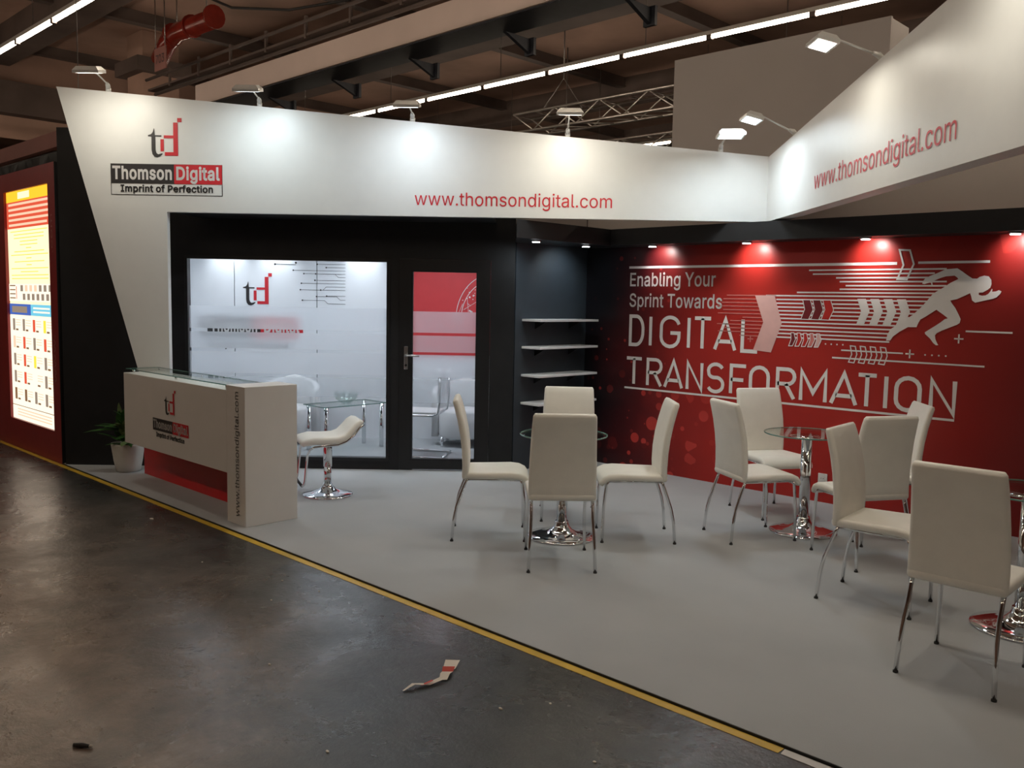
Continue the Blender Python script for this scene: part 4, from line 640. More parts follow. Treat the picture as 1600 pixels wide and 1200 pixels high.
# shelves
for i, (z, lb) in enumerate(((1.465, 'topmost white shelf on the dark wall, under the downlights'), (1.205, 'second white shelf from the top on the dark wall'), (.937, 'third white shelf from the top on the dark wall'), (.668, 'lowest white shelf on the dark wall, behind the chair backs'))):
    t = thing('wall_shelf', lb, 'shelf', (XS, 3.54, z), 0, 'white shelves on the dark wall')
    B(XS+.001, -5.62, 3.11, 3.975, z-.011, z+.011).build('board', 'shelf', t, bevel=.003)
    for y in (3.3, 3.8):
        MB().prism([(XS+.001, z-.012), (XS+.15, z-.012), (XS+.001, z-.09)], (0, y-.006, 0), (1, 0, 0), (0, 0, 1), (0, .012, 0)).build('bracket', 'black', t)

# ------------------------------------------------------------------ reception counter
ct = thing('reception_counter', 'white reception counter with glass top and red recessed base', 'counter', (-6.65, .3, CZ))
B(-5.895, -5.632, .09, .51, CZ, 1.010).build('end_block', 'counter', ct, bevel=.003)
up = MB().box(-7.695, -5.896, .09, .395, .368, .972); body = up.build('front_panel', 'counter', ct, bevel=.003)
B(-7.98, -5.897, .375, .393, CZ, .367).build('recessed_base', 'red', ct)['label'] = 'red recessed base'
gt = MB().box(-7.70, -5.90, .115, .395, .998, 1.007); gtop = gt.build('glass_top', 'topglass', ct); gtop['label'] = 'clear glass top'
ge = MB().tube([(-7.70, .114, 1.0025), (-5.90, .114, 1.0025)], .0042, 6).tube([(-7.70, .396, 1.0025), (-5.90, .396, 1.0025)], .0042, 6).tube([(-7.701, .114, 1.0025), (-7.701, .396, 1.0025)], .0042, 6)
ge.build('polished_edge', 'edgeglass', gtop)
for x in (-7.6, -6.8, -5.98):
    for y in (.14, .36): MB().tube([(x, y, .972), (x, y, .998)], .01, 12).build('standoff', 'chrome', ct)
UXC = (1, 0, 0); CO = .087
emblem(ct, (-6.905, CO, .69), UXC, UZ, .205, .205)
rect('name_field_dark', 'darkprint', ct, CO, -7.12, -6.76, .545, .645); rect('name_field_red', 'redprint', ct, CO, -6.76, -6.488, .545, .645)
lettering('lettering', 'Thomson', 'whiteprint', ct, (-7.108, CO-.001, .568), UXC, UZ, .335, .062, 'BOLD')
lettering('lettering', 'Digital', 'whiteprint', ct, (-6.745, CO-.001, .568), UXC, UZ, .245, .062, 'BOLD')
lettering('lettering', 'Imprint of Perfection', 'darkprint', ct, (-7.06, CO, .495), UXC, UZ, .50, .036, 'BOLD')
lettering('lettering', 'www.thomsondigital.com', 'darkprint', ct, (-5.715, CO, .075), (0, 0, 1), (-1, 0, 0), .895, .058, 'REG')

# ------------------------------------------------------------------ chairs
def rr_ring(c, ax, ay, hx, hy, rad, n=4):
    """rounded rectangle ring"""
    c, ax, ay = Vector(c), Vector(ax), Vector(ay); out = []
    for sx, sy, a0 in ((1, 1, 0), (-1, 1, 90), (-1, -1, 180), (1, -1, 270)):
        for k in range(n+1):
            t = math.radians(a0+90*k/n); out.append(c + ax*(sx*(hx-rad)+rad*math.cos(t)) + ay*(sy*(hy-rad)+rad*math.sin(t)))
    return out
def make_chair():
    t = thing('dining_chair', 'chair', 'chair', (0, 0, 0))
    def shell(name, st):
        mb = MB(); rings = []
        for i, (y, z, hw, th) in enumerate(st):
            a = st[max(i-1, 0)]; b = st[min(i+1, len(st)-1)]
            d = Vector((0, b[0]-a[0], b[1]-a[1])).normalized(); nrm = Vector((0, -d.z, d.y))
            rings.append(rr_ring((0, y, z), (1, 0, 0), nrm, hw, th/2, min(th*.46, .022)))
        mb.loft(rings); return mb.build(name, 'leather', t)
    shell('seat', [(-.185, .448, .196, .030), (-.175, .449, .205, .045), (-.10, .450, .208, .048), (.05, .452, .210, .050), (.15, .455, .211, .050), (.205, .450, .211, .048), (.240, .435, .210, .044), (.258, .412, .207, .038), (.264, .396, .202, .028)])
    shell('backrest', [(-.163, .428, .200, .030), (-.163, .440, .208, .042), (-.160, .52, .208, .046), (-.164, .62, .206, .048), (-.176, .72, .203, .048), (-.196, .82, .199, .046), (-.220, .91, .195, .044), (-.234, .952, .192, .040), (-.238, .966, .184, .026)])
    for sx in (-1, 1):
        x = sx*.188
        f = MB().tube([(x, .212, .428), (x, .228, .40), (x, .243, .25), (x*1.03, .248, .0085)], .0105, 10).build('leg', 'chrome', t)
        MB().tube([(x*1.03, .248, 0), (x*1.03, .248, .010)], .0118, 10).build('foot_cap', 'rubber', f)
        q = MB().tube([(x, -.150, .430), (x, -.163, .395), (x, -.19, .32), (x*1.02, -.218, .24), (x*1.05, -.236, .15), (x*1.08, -.248, .0085)], .0105, 10).build('leg', 'chrome', t)
        MB().tube([(x*1.08, -.248, 0), (x*1.08, -.248, .010)], .0118, 10).build('foot_cap', 'rubber', q)
        MB().tube([(x, -.15, .425), (x, .212, .425)], .009, 8).build('seat_rail', 'chrome', t)
    return t
chair0 = make_chair()
def mid(*p): return tuple(sum(c[i] for c in p)/len(p) for i in (0, 1))
# (rear-side mid, front-side mid) from the feet
CH = [
 ('white chair between the black glazed door and the table by the shelves', (-4.53, 1.105), (-4.22, 1.42)),
 ('white chair right under the wall shelves, mostly hidden by the chair ahead', (-4.55, 2.30), (-4.22, 1.93)),
 ('cream chair seen square from behind, covering the table by the shelves', (-3.43, .966), (-3.79, 1.31)),
 ('white chair facing the black glazed door across the table by the shelves', (-3.487, 2.16), (-3.82, 1.83)),
 ('white chair seen half from behind, below the words of the slogan', (-3.232, 2.422), (-2.99, 2.823)),
 ('white chair nearest the red wall, below the middle of the slogan', (-3.606, 3.532), (-3.15, 3.26)),
 ('white chair with its broad back to the aisle, just beyond the angled chair', (-2.085, 2.50), (-2.55, 2.78)),
 ('white chair with its top against the last letters of the slogan', (-2.26, 3.47), (-2.643, 3.175)),
 ('white chair beside the large cream chair, its seat turned to it', (-2.175, 1.882), (-1.669, 1.917)),
 ('large cream chair by the cut-off glass table, back turned to the aisle', (-1.242, .982), (-1.245, 1.48)),
]
for i, (lb, r_, f_) in enumerate(CH):
    c = chair0 if i == 0 else copy_tree(chair0)
    m_ = mid(r_, f_); d = Vector((f_[0]-r_[0], f_[1]-r_[1])); c.location = (m_[0], m_[1], CZ); c.rotation_euler = (0, 0, math.atan2(d.y, d.x)-math.pi/2)
    tag(c, lb, 'chair', 'cream dining chairs at the glass tables')

# ------------------------------------------------------------------ glass tables
def make_table(r=.30):
    t = thing('bistro_table', 'table', 'table', (0, 0, 0))
    g = MB().lathe([(r-.003, .716), (r, .719), (r, .725), (r-.003, .728)], 56).build('glass_top', 'topglass', t)
    e = MB(); e.tube([(r*math.cos(2*math.pi*k/56), r*math.sin(2*math.pi*k/56), .722) for k in range(57)], .0048, 6, caps=False); e.build('polished_edge', 'edgeglass', g)
    MB().lathe([(.12, .700), (.12, .706), (.055, .7155)], 32).build('top_flange', 'chrome', t)
    MB().lathe([(.038, .09), (.038, .70)], 28).build('pole', 'chrome', t)
    MB().lathe([(.236, 0), (.240, .006), (.236, .012), (.17, .022), (.11, .036), (.075, .055), (.055, .08), (.047, .105), (.045, .115)], 48).build('base', 'chrome', t)
    return t
tab0 = make_table()
for i, (lb, x, y) in enumerate((('round glass table by the shelves, hidden behind a cream chair back', -3.984, 1.594), ('round glass table on a chrome pole before the red slogan wall', -2.896, 3.015), ('round glass table cut off behind the large cream chair', -1.21, 2.02))):
    t = tab0 if i == 0 else copy_tree(tab0)
    t.location = (x, y, CZ); tag(t, lb, 'table', 'round glass tables')

# ------------------------------------------------------------------ bar stool (local x = backrest end)
st = thing('bar_stool', 'white low-back bar stool on a chrome trumpet base', 'stool', (0, 0, 0))
MB().lathe([(.205, 0), (.208, .006), (.200, .013), (.13, .026), (.075, .048), (.042, .078), (.034, .10)], 44).build('base', 'chrome', st)
MB().lathe([(.030, .10), (.030, .235), (.026, .237), (.0355, .24), (.0355, .43), (.03, .445)], 24).build('pole', 'chrome', st)
mb = MB(); rings = []
prof = [(-.235, .445, .17, .035), (-.215, .465, .19, .055), (-.14, .480, .20, .062), (-.04, .477, .20, .060), (.06, .480, .20, .058), (.12, .502, .20, .056), (.165, .548, .198, .052), (.205, .597, .193, .046), (.235, .618, .185, .040), (.262, .618, .17, .026)]
for i, (x, z, hw, th) in enumerate(prof):
    a = prof[max(i-1, 0)]; b = prof[min(i+1, len(prof)-1)]; d = Vector((b[0]-a[0], 0, b[1]-a[1])).normalized(); nr = Vector((-d.z, 0, d.x))
    rings.append(rr_ring((x, 0, z), (0, 1, 0), nr, hw, th/2, min(th*.45, .024)))
seat = mb.loft(rings).build('seat', 'leather', st)
for sy in (-1, 1):
    MB().tube([(.262, sy*.182, .606), (.225, sy*.190, .577), (.18, sy*.196, .518), (.12, sy*.198, .470), (.05, sy*.198, .444), (-.08, sy*.198, .440), (-.14, sy*.198, .434), (-.175, sy*.198, .414), (-.195, sy*.196, .37), (-.215, sy*.19, .16), (-.222, sy*.185, .132), (-.235, sy*.17, .120)], .0095, 10).build('side_tube', 'chrome', st)
MB().tube([(-.235, -.17, .120), (-.237, 0, .120), (-.235, .17, .120)], .011, 10).build('foot_bar', 'rubber', st)
MB().tube([(-.06, -.19, .441), (-.06, .19, .441)], .012, 10).build('cross_bar', 'chrome', st)
MB().tube([(0, -.03, .43), (0, -.15, .428), (0, -.17, .42)], .006, 8).build('height_lever', 'rubber', st)
st.location = (-6.158, 1.127, CZ); st.rotation_euler = (0, 0, math.radians(66))

# ------------------------------------------------------------------ potted plant
pl = thing('potted_plant', 'leafy green plant in a white tapered pot behind the counter', 'plant', (-8.2, .32, CZ))
px, py = -8.2, .32
pot = MB().lathe([(.095, 0), (.105, .004), (.125, .10), (.145, .24), (.148, .262), (.138, .262), (.134, .23)], 36, (px, py, CZ)).build('pot', 'ceramic', pl)
MB().lathe([(.132, .235), (.06, .243)], 24, (px, py, CZ)).build('soil', 'soil', pl)
rnd = random.Random(11)
for k in range(46):
    an = rnd.uniform(0, 2*math.pi); el = rnd.uniform(.25, 1.45); L = rnd.uniform(.16, .36); wd = rnd.uniform(.022, .042)
    h0 = rnd.uniform(.24, .46)
    if math.cos(an-math.radians(135)) > .3: an += math.pi
    base = Vector((px+rnd.uniform(-.05, .05), py+rnd.uniform(-.05, .05), CZ+h0)); d = Vector((math.cos(an)*math.cos(el), math.sin(an)*math.cos(el), math.sin(el)))
    s3 = Vector((-math.sin(an), math.cos(an), 0)); up_ = d.cross(s3)*-1
    mb = MB(); vs = []; fs = []
    N = 5
    for i in range(N+1):
        q = i/N; c = base + d*(L*q) + Vector((0, 0, -.16*q*q*L*2)); hw = wd*math.sin(math.pi*min(1, q*.92+.06))
        vs += [c - s3*hw + up_*hw*.35, c, c + s3*hw + up_*hw*.35]
    for i in range(N): fs += [(3*i, 3*i+1, 3*i+4, 3*i+3), (3*i+1, 3*i+2, 3*i+5, 3*i+4)]
    mb.add(vs, fs, True); mb.build('leaf', 'leafpale' if k % 5 == 0 else 'leaf', pl, fix=False)
for k in range(6):
    an = k*1.05; MB().tube([(px+.03*math.cos(an), py+.03*math.sin(an), CZ+.22), (px+.05*math.cos(an), py+.05*math.sin(an), CZ+.5)], .004, 6).build('stem', 'leaf', pl)

# ------------------------------------------------------------------ meeting-room furniture
x0, x1, y0, y1, TZ = -8.15, -7.745, 2.16, 2.96, .50
mt = thing('meeting_table', 'rectangular glass meeting table with steel legs behind the window', 'table', ((x0+x1)/2, (y0+y1)/2, CZ))
g = B(x0, x1, y0, y1, TZ, TZ+.01).build('glass_top', 'topglass', mt)
ed = MB()
for p, q in (((x0, y0), (x1, y0)), ((x1, y0), (x1, y1)), ((x1, y1), (x0, y1)), ((x0, y1), (x0, y0))): ed.tube([(p[0], p[1], TZ+.005), (q[0], q[1], TZ+.005)], .0055, 6)
ed.build('polished_edge', 'edgeglass', g)
for x in (x0+.04, x1-.04):
    for y in (y0+.04, y1-.04): MB().tube([(x, y, CZ), (x, y, TZ)], .024, 14).build('leg', 'chrome', mt)
bw = thing('glass_bowl', 'clear glass bowl on the meeting table', 'bowl', (-7.93, 2.55, TZ+.011))
MB().lathe([(.05, 0), (.11, .05), (.135, .12), (.132, .12), (.105, .052), (.045, .006)], 28, (-7.93, 2.55, TZ+.011)).build('bowl', 'topglass', bw)
def tub_chair(label, loc, ang):
    t = thing('tub_chair', label, 'armchair', (0, 0, 0), 0, 'white tub chairs in the meeting room')
    mb = MB(); n = 22
    for rad, h in ((.36, 0),):
        rings = []
        for k in range(n+1):
            an = math.radians(-20+220*k/n); hh = .74 - .14*abs(k/n-.5)*2
            c, s = math.cos(an), math.sin(an)
            rings.append([(.35*c, .33*s, .10), (.35*c, .33*s, hh-.02), (.335*c, .315*s, hh), (.29*c, .27*s, hh), (.275*c, .255*s, hh-.02), (.275*c, .255*s, .10)])
        mb.loft(rings)
    mb.build('shell', 'tub', t)
    MB().lathe([(.25, .10), (.27, .14), (.27, .38), (.25, .41), (.10, .42)], 28).build('cushion', 'tub', t)
    for dx, dy in ((-.2, -.18), (.2, -.18), (-.2, .2), (.2, .2)): MB().tube([(dx, dy, 0), (dx, dy, .11)], .018, 10).build('leg', 'chrome', t)
    c = Matrix.Rotation(R45, 4, 'Z') @ Vector((loc[0], loc[1], CZ)); t.location = c; t.rotation_euler = (0, 0, R45+ang)
    return t
tub_chair('white tub chair against the white wall behind the glass table', (-4.52, RB-.38, 0), 0)
tub_chair('white tub chair seen low through the glass door', (-2.56, RB-.40, 0), -.1)
def canti(label, loc, ang):
    t = thing('cantilever_chair', label, 'chair', (0, 0, 0), 0, 'cantilever chairs in the meeting room')
    B(-.21, .21, -.2, .22, .44, .48).build('seat', 'tub', t, bevel=.012)
    mb = MB(); mb.prism([(-.21, .62), (.21, .62), (.21, .92), (-.21, .92)], (0, -.235, 0), (1, 0, 0), (0, 0, 1), (0, .028, 0)); mb.build('backrest', 'tub', t, bevel=.012)
    for s in (-1, 1):
        MB().tube([(s*.225, -.24, .93), (s*.225, -.235, .62), (s*.225, -.215, .47), (s*.225, -.16, .445), (s*.225, .2, .445), (s*.225, .235, .42), (s*.225, .22, .2), (s*.225, .19, .03), (s*.225, .15, .012), (s*.225, -.26, .012)], .0115, 8).build('frame_tube', 'chrome', t)
    MB().tube([(-.225, -.26, .012), (.225, -.26, .012)], .0115, 8).build('floor_bar', 'chrome', t)
    t.location = Matrix.Rotation(R45, 4, 'Z') @ Vector((loc[0], loc[1], CZ)); t.rotation_euler = (0, 0, R45+ang); return t
canti('white cantilever chair with chrome frame behind the glass door', (-2.95, 7.12, 0), math.pi/2-.15)
canti('white cantilever chair at the far end of the glass meeting table', (-5.1, 7.0, 0), -math.pi/2)

# ------------------------------------------------------------------ things on the hall floor
tp = MB(); tp.prism([(-13.5, -.056), (-1.472, -.056), (-1.472, -.008), (-13.5, -.008)], (0, 0, .0008), (1, 0, 0), (0, 1, 0), (0, 0, .0012)); tag(tp.build('floor_tape', 'yellow', None, off=(-7, -.04, 0)), 'long yellow tape along the carpet edge', 'tape')
tp = MB(); tp.prism([(-1.462, -.054), (1.2, -.054), (1.2, -.010), (-1.468, -.010)], (0, 0, .0008), (1, 0, 0), (0, 1, 0), (0, 0, .0012)); tag(tp.build('floor_tape', 'whitetape', None, off=(-.2, -.04, 0)), 'short white tape continuing the yellow edge tape', 'tape')
li = thing('barrier_tape_scrap', 'creased red and white paper scrap on the dark floor', 'litter', (-2.82, -.55, 0))
def strip(pts, ws, m, name, par, z=.003):
    mb = MB(); vs = []
    for i, (p, wd) in enumerate(zip(pts, ws)):
        a = Vector(pts[max(i-1, 0)]); b = Vector(pts[min(i+1, len(pts)-1)]); d = (b-a).normalized(); nn = Vector((-d.y, d.x))
        zz = z + .012*math.sin(i*1.7)**2
        vs += [(p[0]+nn.x*wd, p[1]+nn.y*wd, zz), (p[0]-nn.x*wd, p[1]-nn.y*wd, zz+.004)]
    mb.add(vs, [(2*i, 2*i+1, 2*i+3, 2*i+2) for i in range(len(pts)-1)]); return mb.build(name, m, par, fix=False)
strip([(-2.823, -.738), (-2.826, -.68), (-2.80, -.62), (-2.79, -.545)], [.006, .013, .016, .018], 'paper', 'torn_tail', li)
strip([(-2.79, -.545), (-2.815, -.51), (-2.84, -.475)], [.018, .022, .025], 'paper', 'folded_end', li)
strip([(-2.84, -.475), (-2.858, -.45)], [.025, .028], 'redpaper', 'red_stripe', li)
strip([(-2.858, -.45), (-2.90, -.39)], [.028, .034], 'paper', 'torn_end', li)
strip([(-2.81, -.65), (-2.795, -.60)], [.009, .010], 'redpaper', 'red_stripe', li, .0045)
bt = thing('cigarette_stub', 'small dark crumpled stub on the hall floor', 'litter', (-3.26, -1.875, 0))
MB().tube([(-3.285, -1.895, .008), (-3.26, -1.875, .009), (-3.235, -1.857, .008)], [.007, .009, .006], 8).build('wrapper', 'butt', bt)
MB().tube([(-3.235, -1.857, .008), (-3.226, -1.850, .008)], .0062, 8).build('tip', 'scrap', bt)
SPECKS = [(-6.35, -.27, .022), (-8.35, -.28, .016), (-2.43, -.55, .010), (-2.32, -.37, .008), (-4.45, -.33, .009), (-4.15, -.28, .008), (-4.2, -.55, .008), (-3.45, -1.0, .010), (-6.9, -1.3, .014), (-7.5, -1.05, .012), (-2.62, -1.25, .010), (-5.1, -.5, .008), (-1.9, -.6, .009)]
for i, (x, y, s) in enumerate(SPECKS):
    mb = MB(); k = 5; rr = random.Random(i)
    mb.prism([(s*rr.uniform(.6, 1.2)*math.cos(2*math.pi*j/k), s*.7*rr.uniform(.6, 1.2)*math.sin(2*math.pi*j/k)) for j in range(k)], (x, y, .0005), (1, 0, 0), (0, 1, 0), (0, 0, .004))
    tag(mb.build('paper_scrap', 'paper', None, off=(x, y, 0)), 'tiny pale paper scrap on the dark hall floor', 'litter', 'paper scraps on the hall floor')

# ------------------------------------------------------------------ neighbour's lightbox on the aisle
lb = thing('lightbox', 'tall maroon lightbox with a glowing book poster', 'lightbox', (-9.8, .1, 0))
x0, x1, z0, z1 = -10.47, -9.15, .30, 2.675
fm = MB(); fm.box(-10.85, x0, 0, .22, 0, 2.86).box(x1, -8.965, 0, .22, 0, 2.86).box(x0, x1, 0, .22, 0, z0).box(x0, x1, 0, .22, z1, 2.86)
fm.build('frame', 'maroon', lb)
B(-8.965, -8.955, .0, .22, 0, 2.86).build('side_cover', 'black', lb)
LS = 1.25
M['lb_cream'] = emit('backlit_cream', (1.0, .80, .50), LS); M['lb_white'] = emit('backlit_white', (1.0, .86, .68), LS*.95); M['lb_yellow'] = emit('backlit_yellow', (1.0, .50, .03), LS)
M['lb_red'] = emit('backlit_red', (.75, .10, .05), LS*.8); M['lb_pink'] = emit('backlit_pink', (1.0, .55, .38), LS*.9); M['lb_ink'] = emit('backlit_ink', (.30, .16, .08), LS*.6)
M['lb_blue'] = emit('backlit_blue', (.06, .12, .42), LS*.9); M['lb_cyan'] = emit('backlit_cyan', (.15, .48, .62), LS); M['lb_grey'] = emit('backlit_grey', (.34, .26, .20), LS*.7); M['lb_lemon'] = emit('backlit_lemon', (.85, .62, .06), LS)
def lrect(mb, u0, u1, v0, v1, d=.004):
    X0, X1 = x0+(x1-x0)*u0, x0+(x1-x0)*u1; Z0, Z1 = z1-(z1-z0)*v1, z1-(z1-z0)*v0
    mb.add([(X0, .03-d, Z0), (X1, .03-d, Z0), (X1, .03-d, Z1), (X0, .03-d, Z1)], [(0, 1, 2, 3)])
ps = MB(); lrect(ps, 0, 1, 0, 1, 0); poster = ps.build('poster', 'lb_cream', lb, fix=False); poster['label'] = 'backlit book poster'
PP = {}
def pc(m, *a, d=.004):
    if abs(a[1]-a[0])*1.32 > .045 and abs(a[3]-a[2])*2.37 > .05:      # every field, oval and book is a piece of its own
        q = MB(); lrect(q, *a, d=d); q.build('printed_field', m, poster, fix=False)
    else: lrect(PP.setdefault(m, MB()), *a, d=d)
pc('lb_yellow', 0, 1, 0, .045); pc('lb_cream', .28, .55, .008, .036, d=.006); pc('lb_red', 0, 1, .045, .16)
for k in range(5): pc('lb_pink', .05, .97-.05*(k == 4), .052+k*.022, .062+k*.022, d=.006)
rnd = random.Random(9)
for k in range(15):
    wd = rnd.choice((.06, .2, .34, .42)); v = .172+k*.0145; pc('lb_lemon', .5-wd, .5+wd, v, v+.0035, d=.006)
pc('lb_white', 0, 1, .40, .475)
for r_, n_, off_, v in ((0, 7, .28, .405), (1, 6, .33, .442)):
    for k in range(n_): pc('lb_pink' if (k in (1, 2, 3) and r_ == 0) else 'lb_grey', off_+k*.105, off_+k*.105+.06, v, v+.027, d=.006)
for k in range(4): pc('lb_ink', .02, .16, .405+k*.018, .410+k*.018, d=.006)
pc('lb_red', .175, .19, .41, .465, d=.006)
pc('lb_blue', 0, .5, .487, .535); pc('lb_cyan', .5, 1, .487, .535); pc('lb_grey', .06, .42, .497, .525, d=.006); pc('lb_white', .56, .92, .499, .506, d=.006); pc('lb_white', .56, .92, .515, .522, d=.006)
pc('lb_white', 0, 1, .537, 1.0)
cols = ['lb_grey', 'lb_grey', 'lb_red', 'lb_lemon', 'lb_pink', 'lb_red', 'lb_grey', 'lb_red', 'lb_grey', 'lb_red', 'lb_lemon', 'lb_grey', 'lb_grey', 'lb_red', 'lb_white', 'lb_grey', 'lb_ink', 'lb_ink', 'lb_grey', 'lb_grey']
for rw in range(5):
    for c_ in range(4):
        u, v = .07+c_*.235, .552+rw*.077; pc(cols[rw*4+c_], u, u+.055, v, v+.052, d=.006); pc('lb_ink', u+.07, u+.13, v+.044, v+.052, d=.006)
        for q in range(3): pc('lb_pink', u+.07, u+.19, v+.004+q*.011, v+.007+q*.011, d=.006)
pc('lb_ink', 0, 1, .937, .940, d=.006)
for k in range(3): pc('lb_pink', .12, .9, .952+k*.013, .957+k*.013, d=.006)
for m_, mb in PP.items(): tag(mb.build('printed_text_lines', m_, poster, fix=False), kind='stuff')
M['faintprint'] = mat('faint_lettering', (.42, .24, .20), .5, var=.1)
lettering('lettering', 'www.', 'faintprint', lb, (-9.045, -.003, .78), (0, 0, 1), (-1, 0, 0), .46, .05, 'REG')
lettering('lettering', '.com', 'faintprint', lb, (-9.045, -.003, 2.02), (0, 0, 1), (-1, 0, 0), .36, .05, 'REG')
# next frame along, and the dark fascia further back
nb = thing('lightbox', 'edge of a second maroon frame with a pale sheet', 'lightbox', (-11.4, .1, 0))
B(-12.3, -10.86, .02, .22, .0, 2.86).build('frame', 'maroon', nb); B(-12.1, -10.93, .008, .019, .9, 1.75).build('sheet', 'pinkwall', nb)
nf = thing('neighbour_fascia', 'dusty red overhead panel of the neighbouring booth', 'fascia', (-13, 1.0, 3.4))
B(-16.5, -11.8, 1.0, 1.08, 3.43, 3.62).build('panel', 'pinkwall', nf)
for x in (-16.4, -11.9): MB().tube([(x, 1.12, 0), (x, 1.12, 3.45)], .03, 8).build('post', 'black', nf)
dp = thing('black_drape', 'bunched black fabric hung above the maroon lightbox', 'drape', (-11, .55, 2.86))
mb = MB(); n = 40; rings = []
for k in range(n+1):
    x = -14.2+5.1*k/n; sg = .10*math.sin(k*.9)+.05*math.sin(k*2.3); rings.append([(x, .55+sg, 2.80+.05*math.sin(k*.7)), (x, .62+sg, 2.80), (x, .62, 3.17+.02*math.sin(k*1.1)), (x, .55, 3.17)])
mb.loft(rings); mb.build('cloth', 'drape', dp)
MB().tube([(-14.2, .585, 3.18), (-9.1, .585, 3.18)], .02, 8).build('rail', 'black', dp)
for x in (-14.15, -11.6, -9.2): MB().tube([(x, .64, 0), (x, .64, 3.18)], .022, 8).build('post', 'black', dp)

# ------------------------------------------------------------------ tall grey panel of the booth behind
gp = thing('grey_panel', 'tall plain grey panel of the booth behind', 'panel', (-5.5, 7.1, 0))
B(-6.90, -4.09, 7.0, 7.04, 0, 4.82).build('front_sheet', 'greywall', gp); B(-6.89, -4.11, 7.04, 7.5, 0, 4.80).build('box_body', 'greywall', gp)
B(-4.109, -4.09, 7.041, 7.5, 0, 4.80).build('side_sheet', 'greywall', gp)

# ------------------------------------------------------------------ fluorescent rows
ZL = 5.3
def light_row(label, y, xa, xb, phase):
    t = thing('fluorescent_row', label, 'ceiling light', (xa, y, ZL), 0, 'fluorescent rows under the hall ceiling')
    MB().prism([(-.032, .03), (-.032, .085), (.032, .085), (.032, .03)], (xa, y, ZL), (0, 1, 0), (0, 0, 1), (xb-xa, 0, 0)).build('housing', 'housing', t)
    x = xa+phase; first = None
    while x+1.44 < xb:
        if first is None: o = first = MB().tube([(x, y, ZL), (x+1.42, y, ZL)], .022, 8).build('tube', 'tube', t); fx = x
        else: o = first.copy(); COL.objects.link(o); o.location = (x-fx, 0, 0)
        b = B(x+1.42, x+1.50, y-.03, y+.03, ZL-.03, ZL+.04).build('lamp_holder', 'browndark', t)
        x += 1.5
    x = xa+1
    while x < xb: MB().tube([(x, y, ZL+.1), (x, y, ZC)], .006, 6).build('hanger', 'wire', t); x += 3
    return t
light_row('row of fluorescent tubes passing above the lattice truss', 7.84, -24, 6, .62)
light_row('row of fluorescent tubes over the maroon lightbox', 1.47, -24, 6, .35)
light_row('row of fluorescent tubes over the aisle in front of the booth', -4.9, -24, 6, .2)
light_row('far row of fluorescent tubes low behind the truss', 14.2, -24, 6, .2)

# ------------------------------------------------------------------ hall steelwork
bm_ = thing('steel_beam', 'long pale box beam with dark underside crossing the hall', 'beam', (-10, 5.8, 5.4))
B(-17.3, 4, 5.50, 5.54, 5.40, 5.80).build('face_plate', 'beam', bm_)
B(-17.3, 4, 5.54, 6.15, 5.38, 5.80).build('dark_box', 'navy', bm_)
for k in range(8):
    x = -15.4+k*2.1
    MB().prism([(0, 0), (.55, 0), (.55, -.20), (.5, -.20)], (x, 6.0, 5.38), (0, 1, 0), (0, 0, 1), (.06, 0, 0)).build('bracket', 'navy', bm_)
    B(x-.06, x+.12, 6.5, 6.55, 5.16, 5.40).build('bracket_plate', 'navy', bm_)
tr = thing('cable_tray', 'dark cable tray with uprights above the pale beam', 'cable tray', (-10, 5.4, 5.9))
MB().tube([(-19, 5.44, 5.86), (4, 5.44, 5.86)], .035, 8).tube([(-19, 5.44, 5.98), (4, 5.44, 5.98)], .02, 8).build('lower_rail', 'browndark', tr)
MB().tube([(-19, 5.25, 6.12), (4, 5.25, 6.12)], .03, 8).build('upper_rail', 'browndark', tr)
B(-19, 4, 5.28, 5.5, 5.90, 5.94).build('tray_bed', 'browndark', tr)
for k in range(17): B(-18+k*1.25, -17.95+k*1.25, 5.27, 5.31, 5.86, 6.22).build('upright', 'browndark', tr)
# ceiling ribs
for i, y in enumerate((-1.5, 3.4, 9.6, 15.5, 21)):
    g = thing('ceiling_girder', 'dark girder running along under the hall ceiling', 'beam', (-10, y, ZC), 0, 'girders under the hall ceiling')
    B(-33, 13, y-.18, y+.18, ZC-.55, ZC-.001).build('web', 'browndark', g); B(-33, 13, y-.3, y+.3, ZC-.6, ZC-.551).build('flange', 'browndark', g)
for i in range(9):
    x = -31+i*4.2
    g = thing('ceiling_purlin', 'thin dark rib crossing under the hall ceiling', 'beam', (x, 5, ZC), 0, 'ribs under the hall ceiling')
    B(x-.07, x+.07, -17, 26, ZC-.22, ZC-.001).build('web', 'browndark', g); B(x-.11, x+.11, -17, 26, ZC-.25, ZC-.221).build('flange', 'browndark', g)
# soffit box and column at the end of the pale beam
cl = thing('hall_column', 'brown concrete column where the pale beam ends', 'column', (-19.5, 5.6, 0))
B(-20.3, -19.5, 5.4, 6.2, 0, ZC-.01).build('shaft', 'brown', cl); B(-20.5, -19.3, 5.2, 6.4, ZC-.9, ZC-.605).build('capital', 'browndark', cl)
dw = thing('wall_beam', 'broad brown concrete downstand across the hall', 'beam', (-23, 0, 6))
B(-23.6, -22.6, -17, 26, 5.1, ZC-.002).build('web', 'brown', dw)
B(-22.6, -22.2, -17, 26, 5.6, 6.3).build('dark_duct', 'browndark', dw)
pp = thing('red_pipe', 'glossy red sprinkler pipe with flanges below the ceiling', 'pipe', (-16.5, 5.0, 6.6))
MB().tube([(-17.9, 5.05, 6.30), (-17.45, 5.03, 6.58), (-16.9, 5.0, 6.66), (-15.5, 5.0, 6.62)], .17, 16).build('pipe_run', 'pipe', pp)
for x in (-17.0, -15.8): MB().tube([(x, 5.0, 6.8), (x, 5.0, ZC-.002)], .012, 6).build('hanger', 'wire', pp)
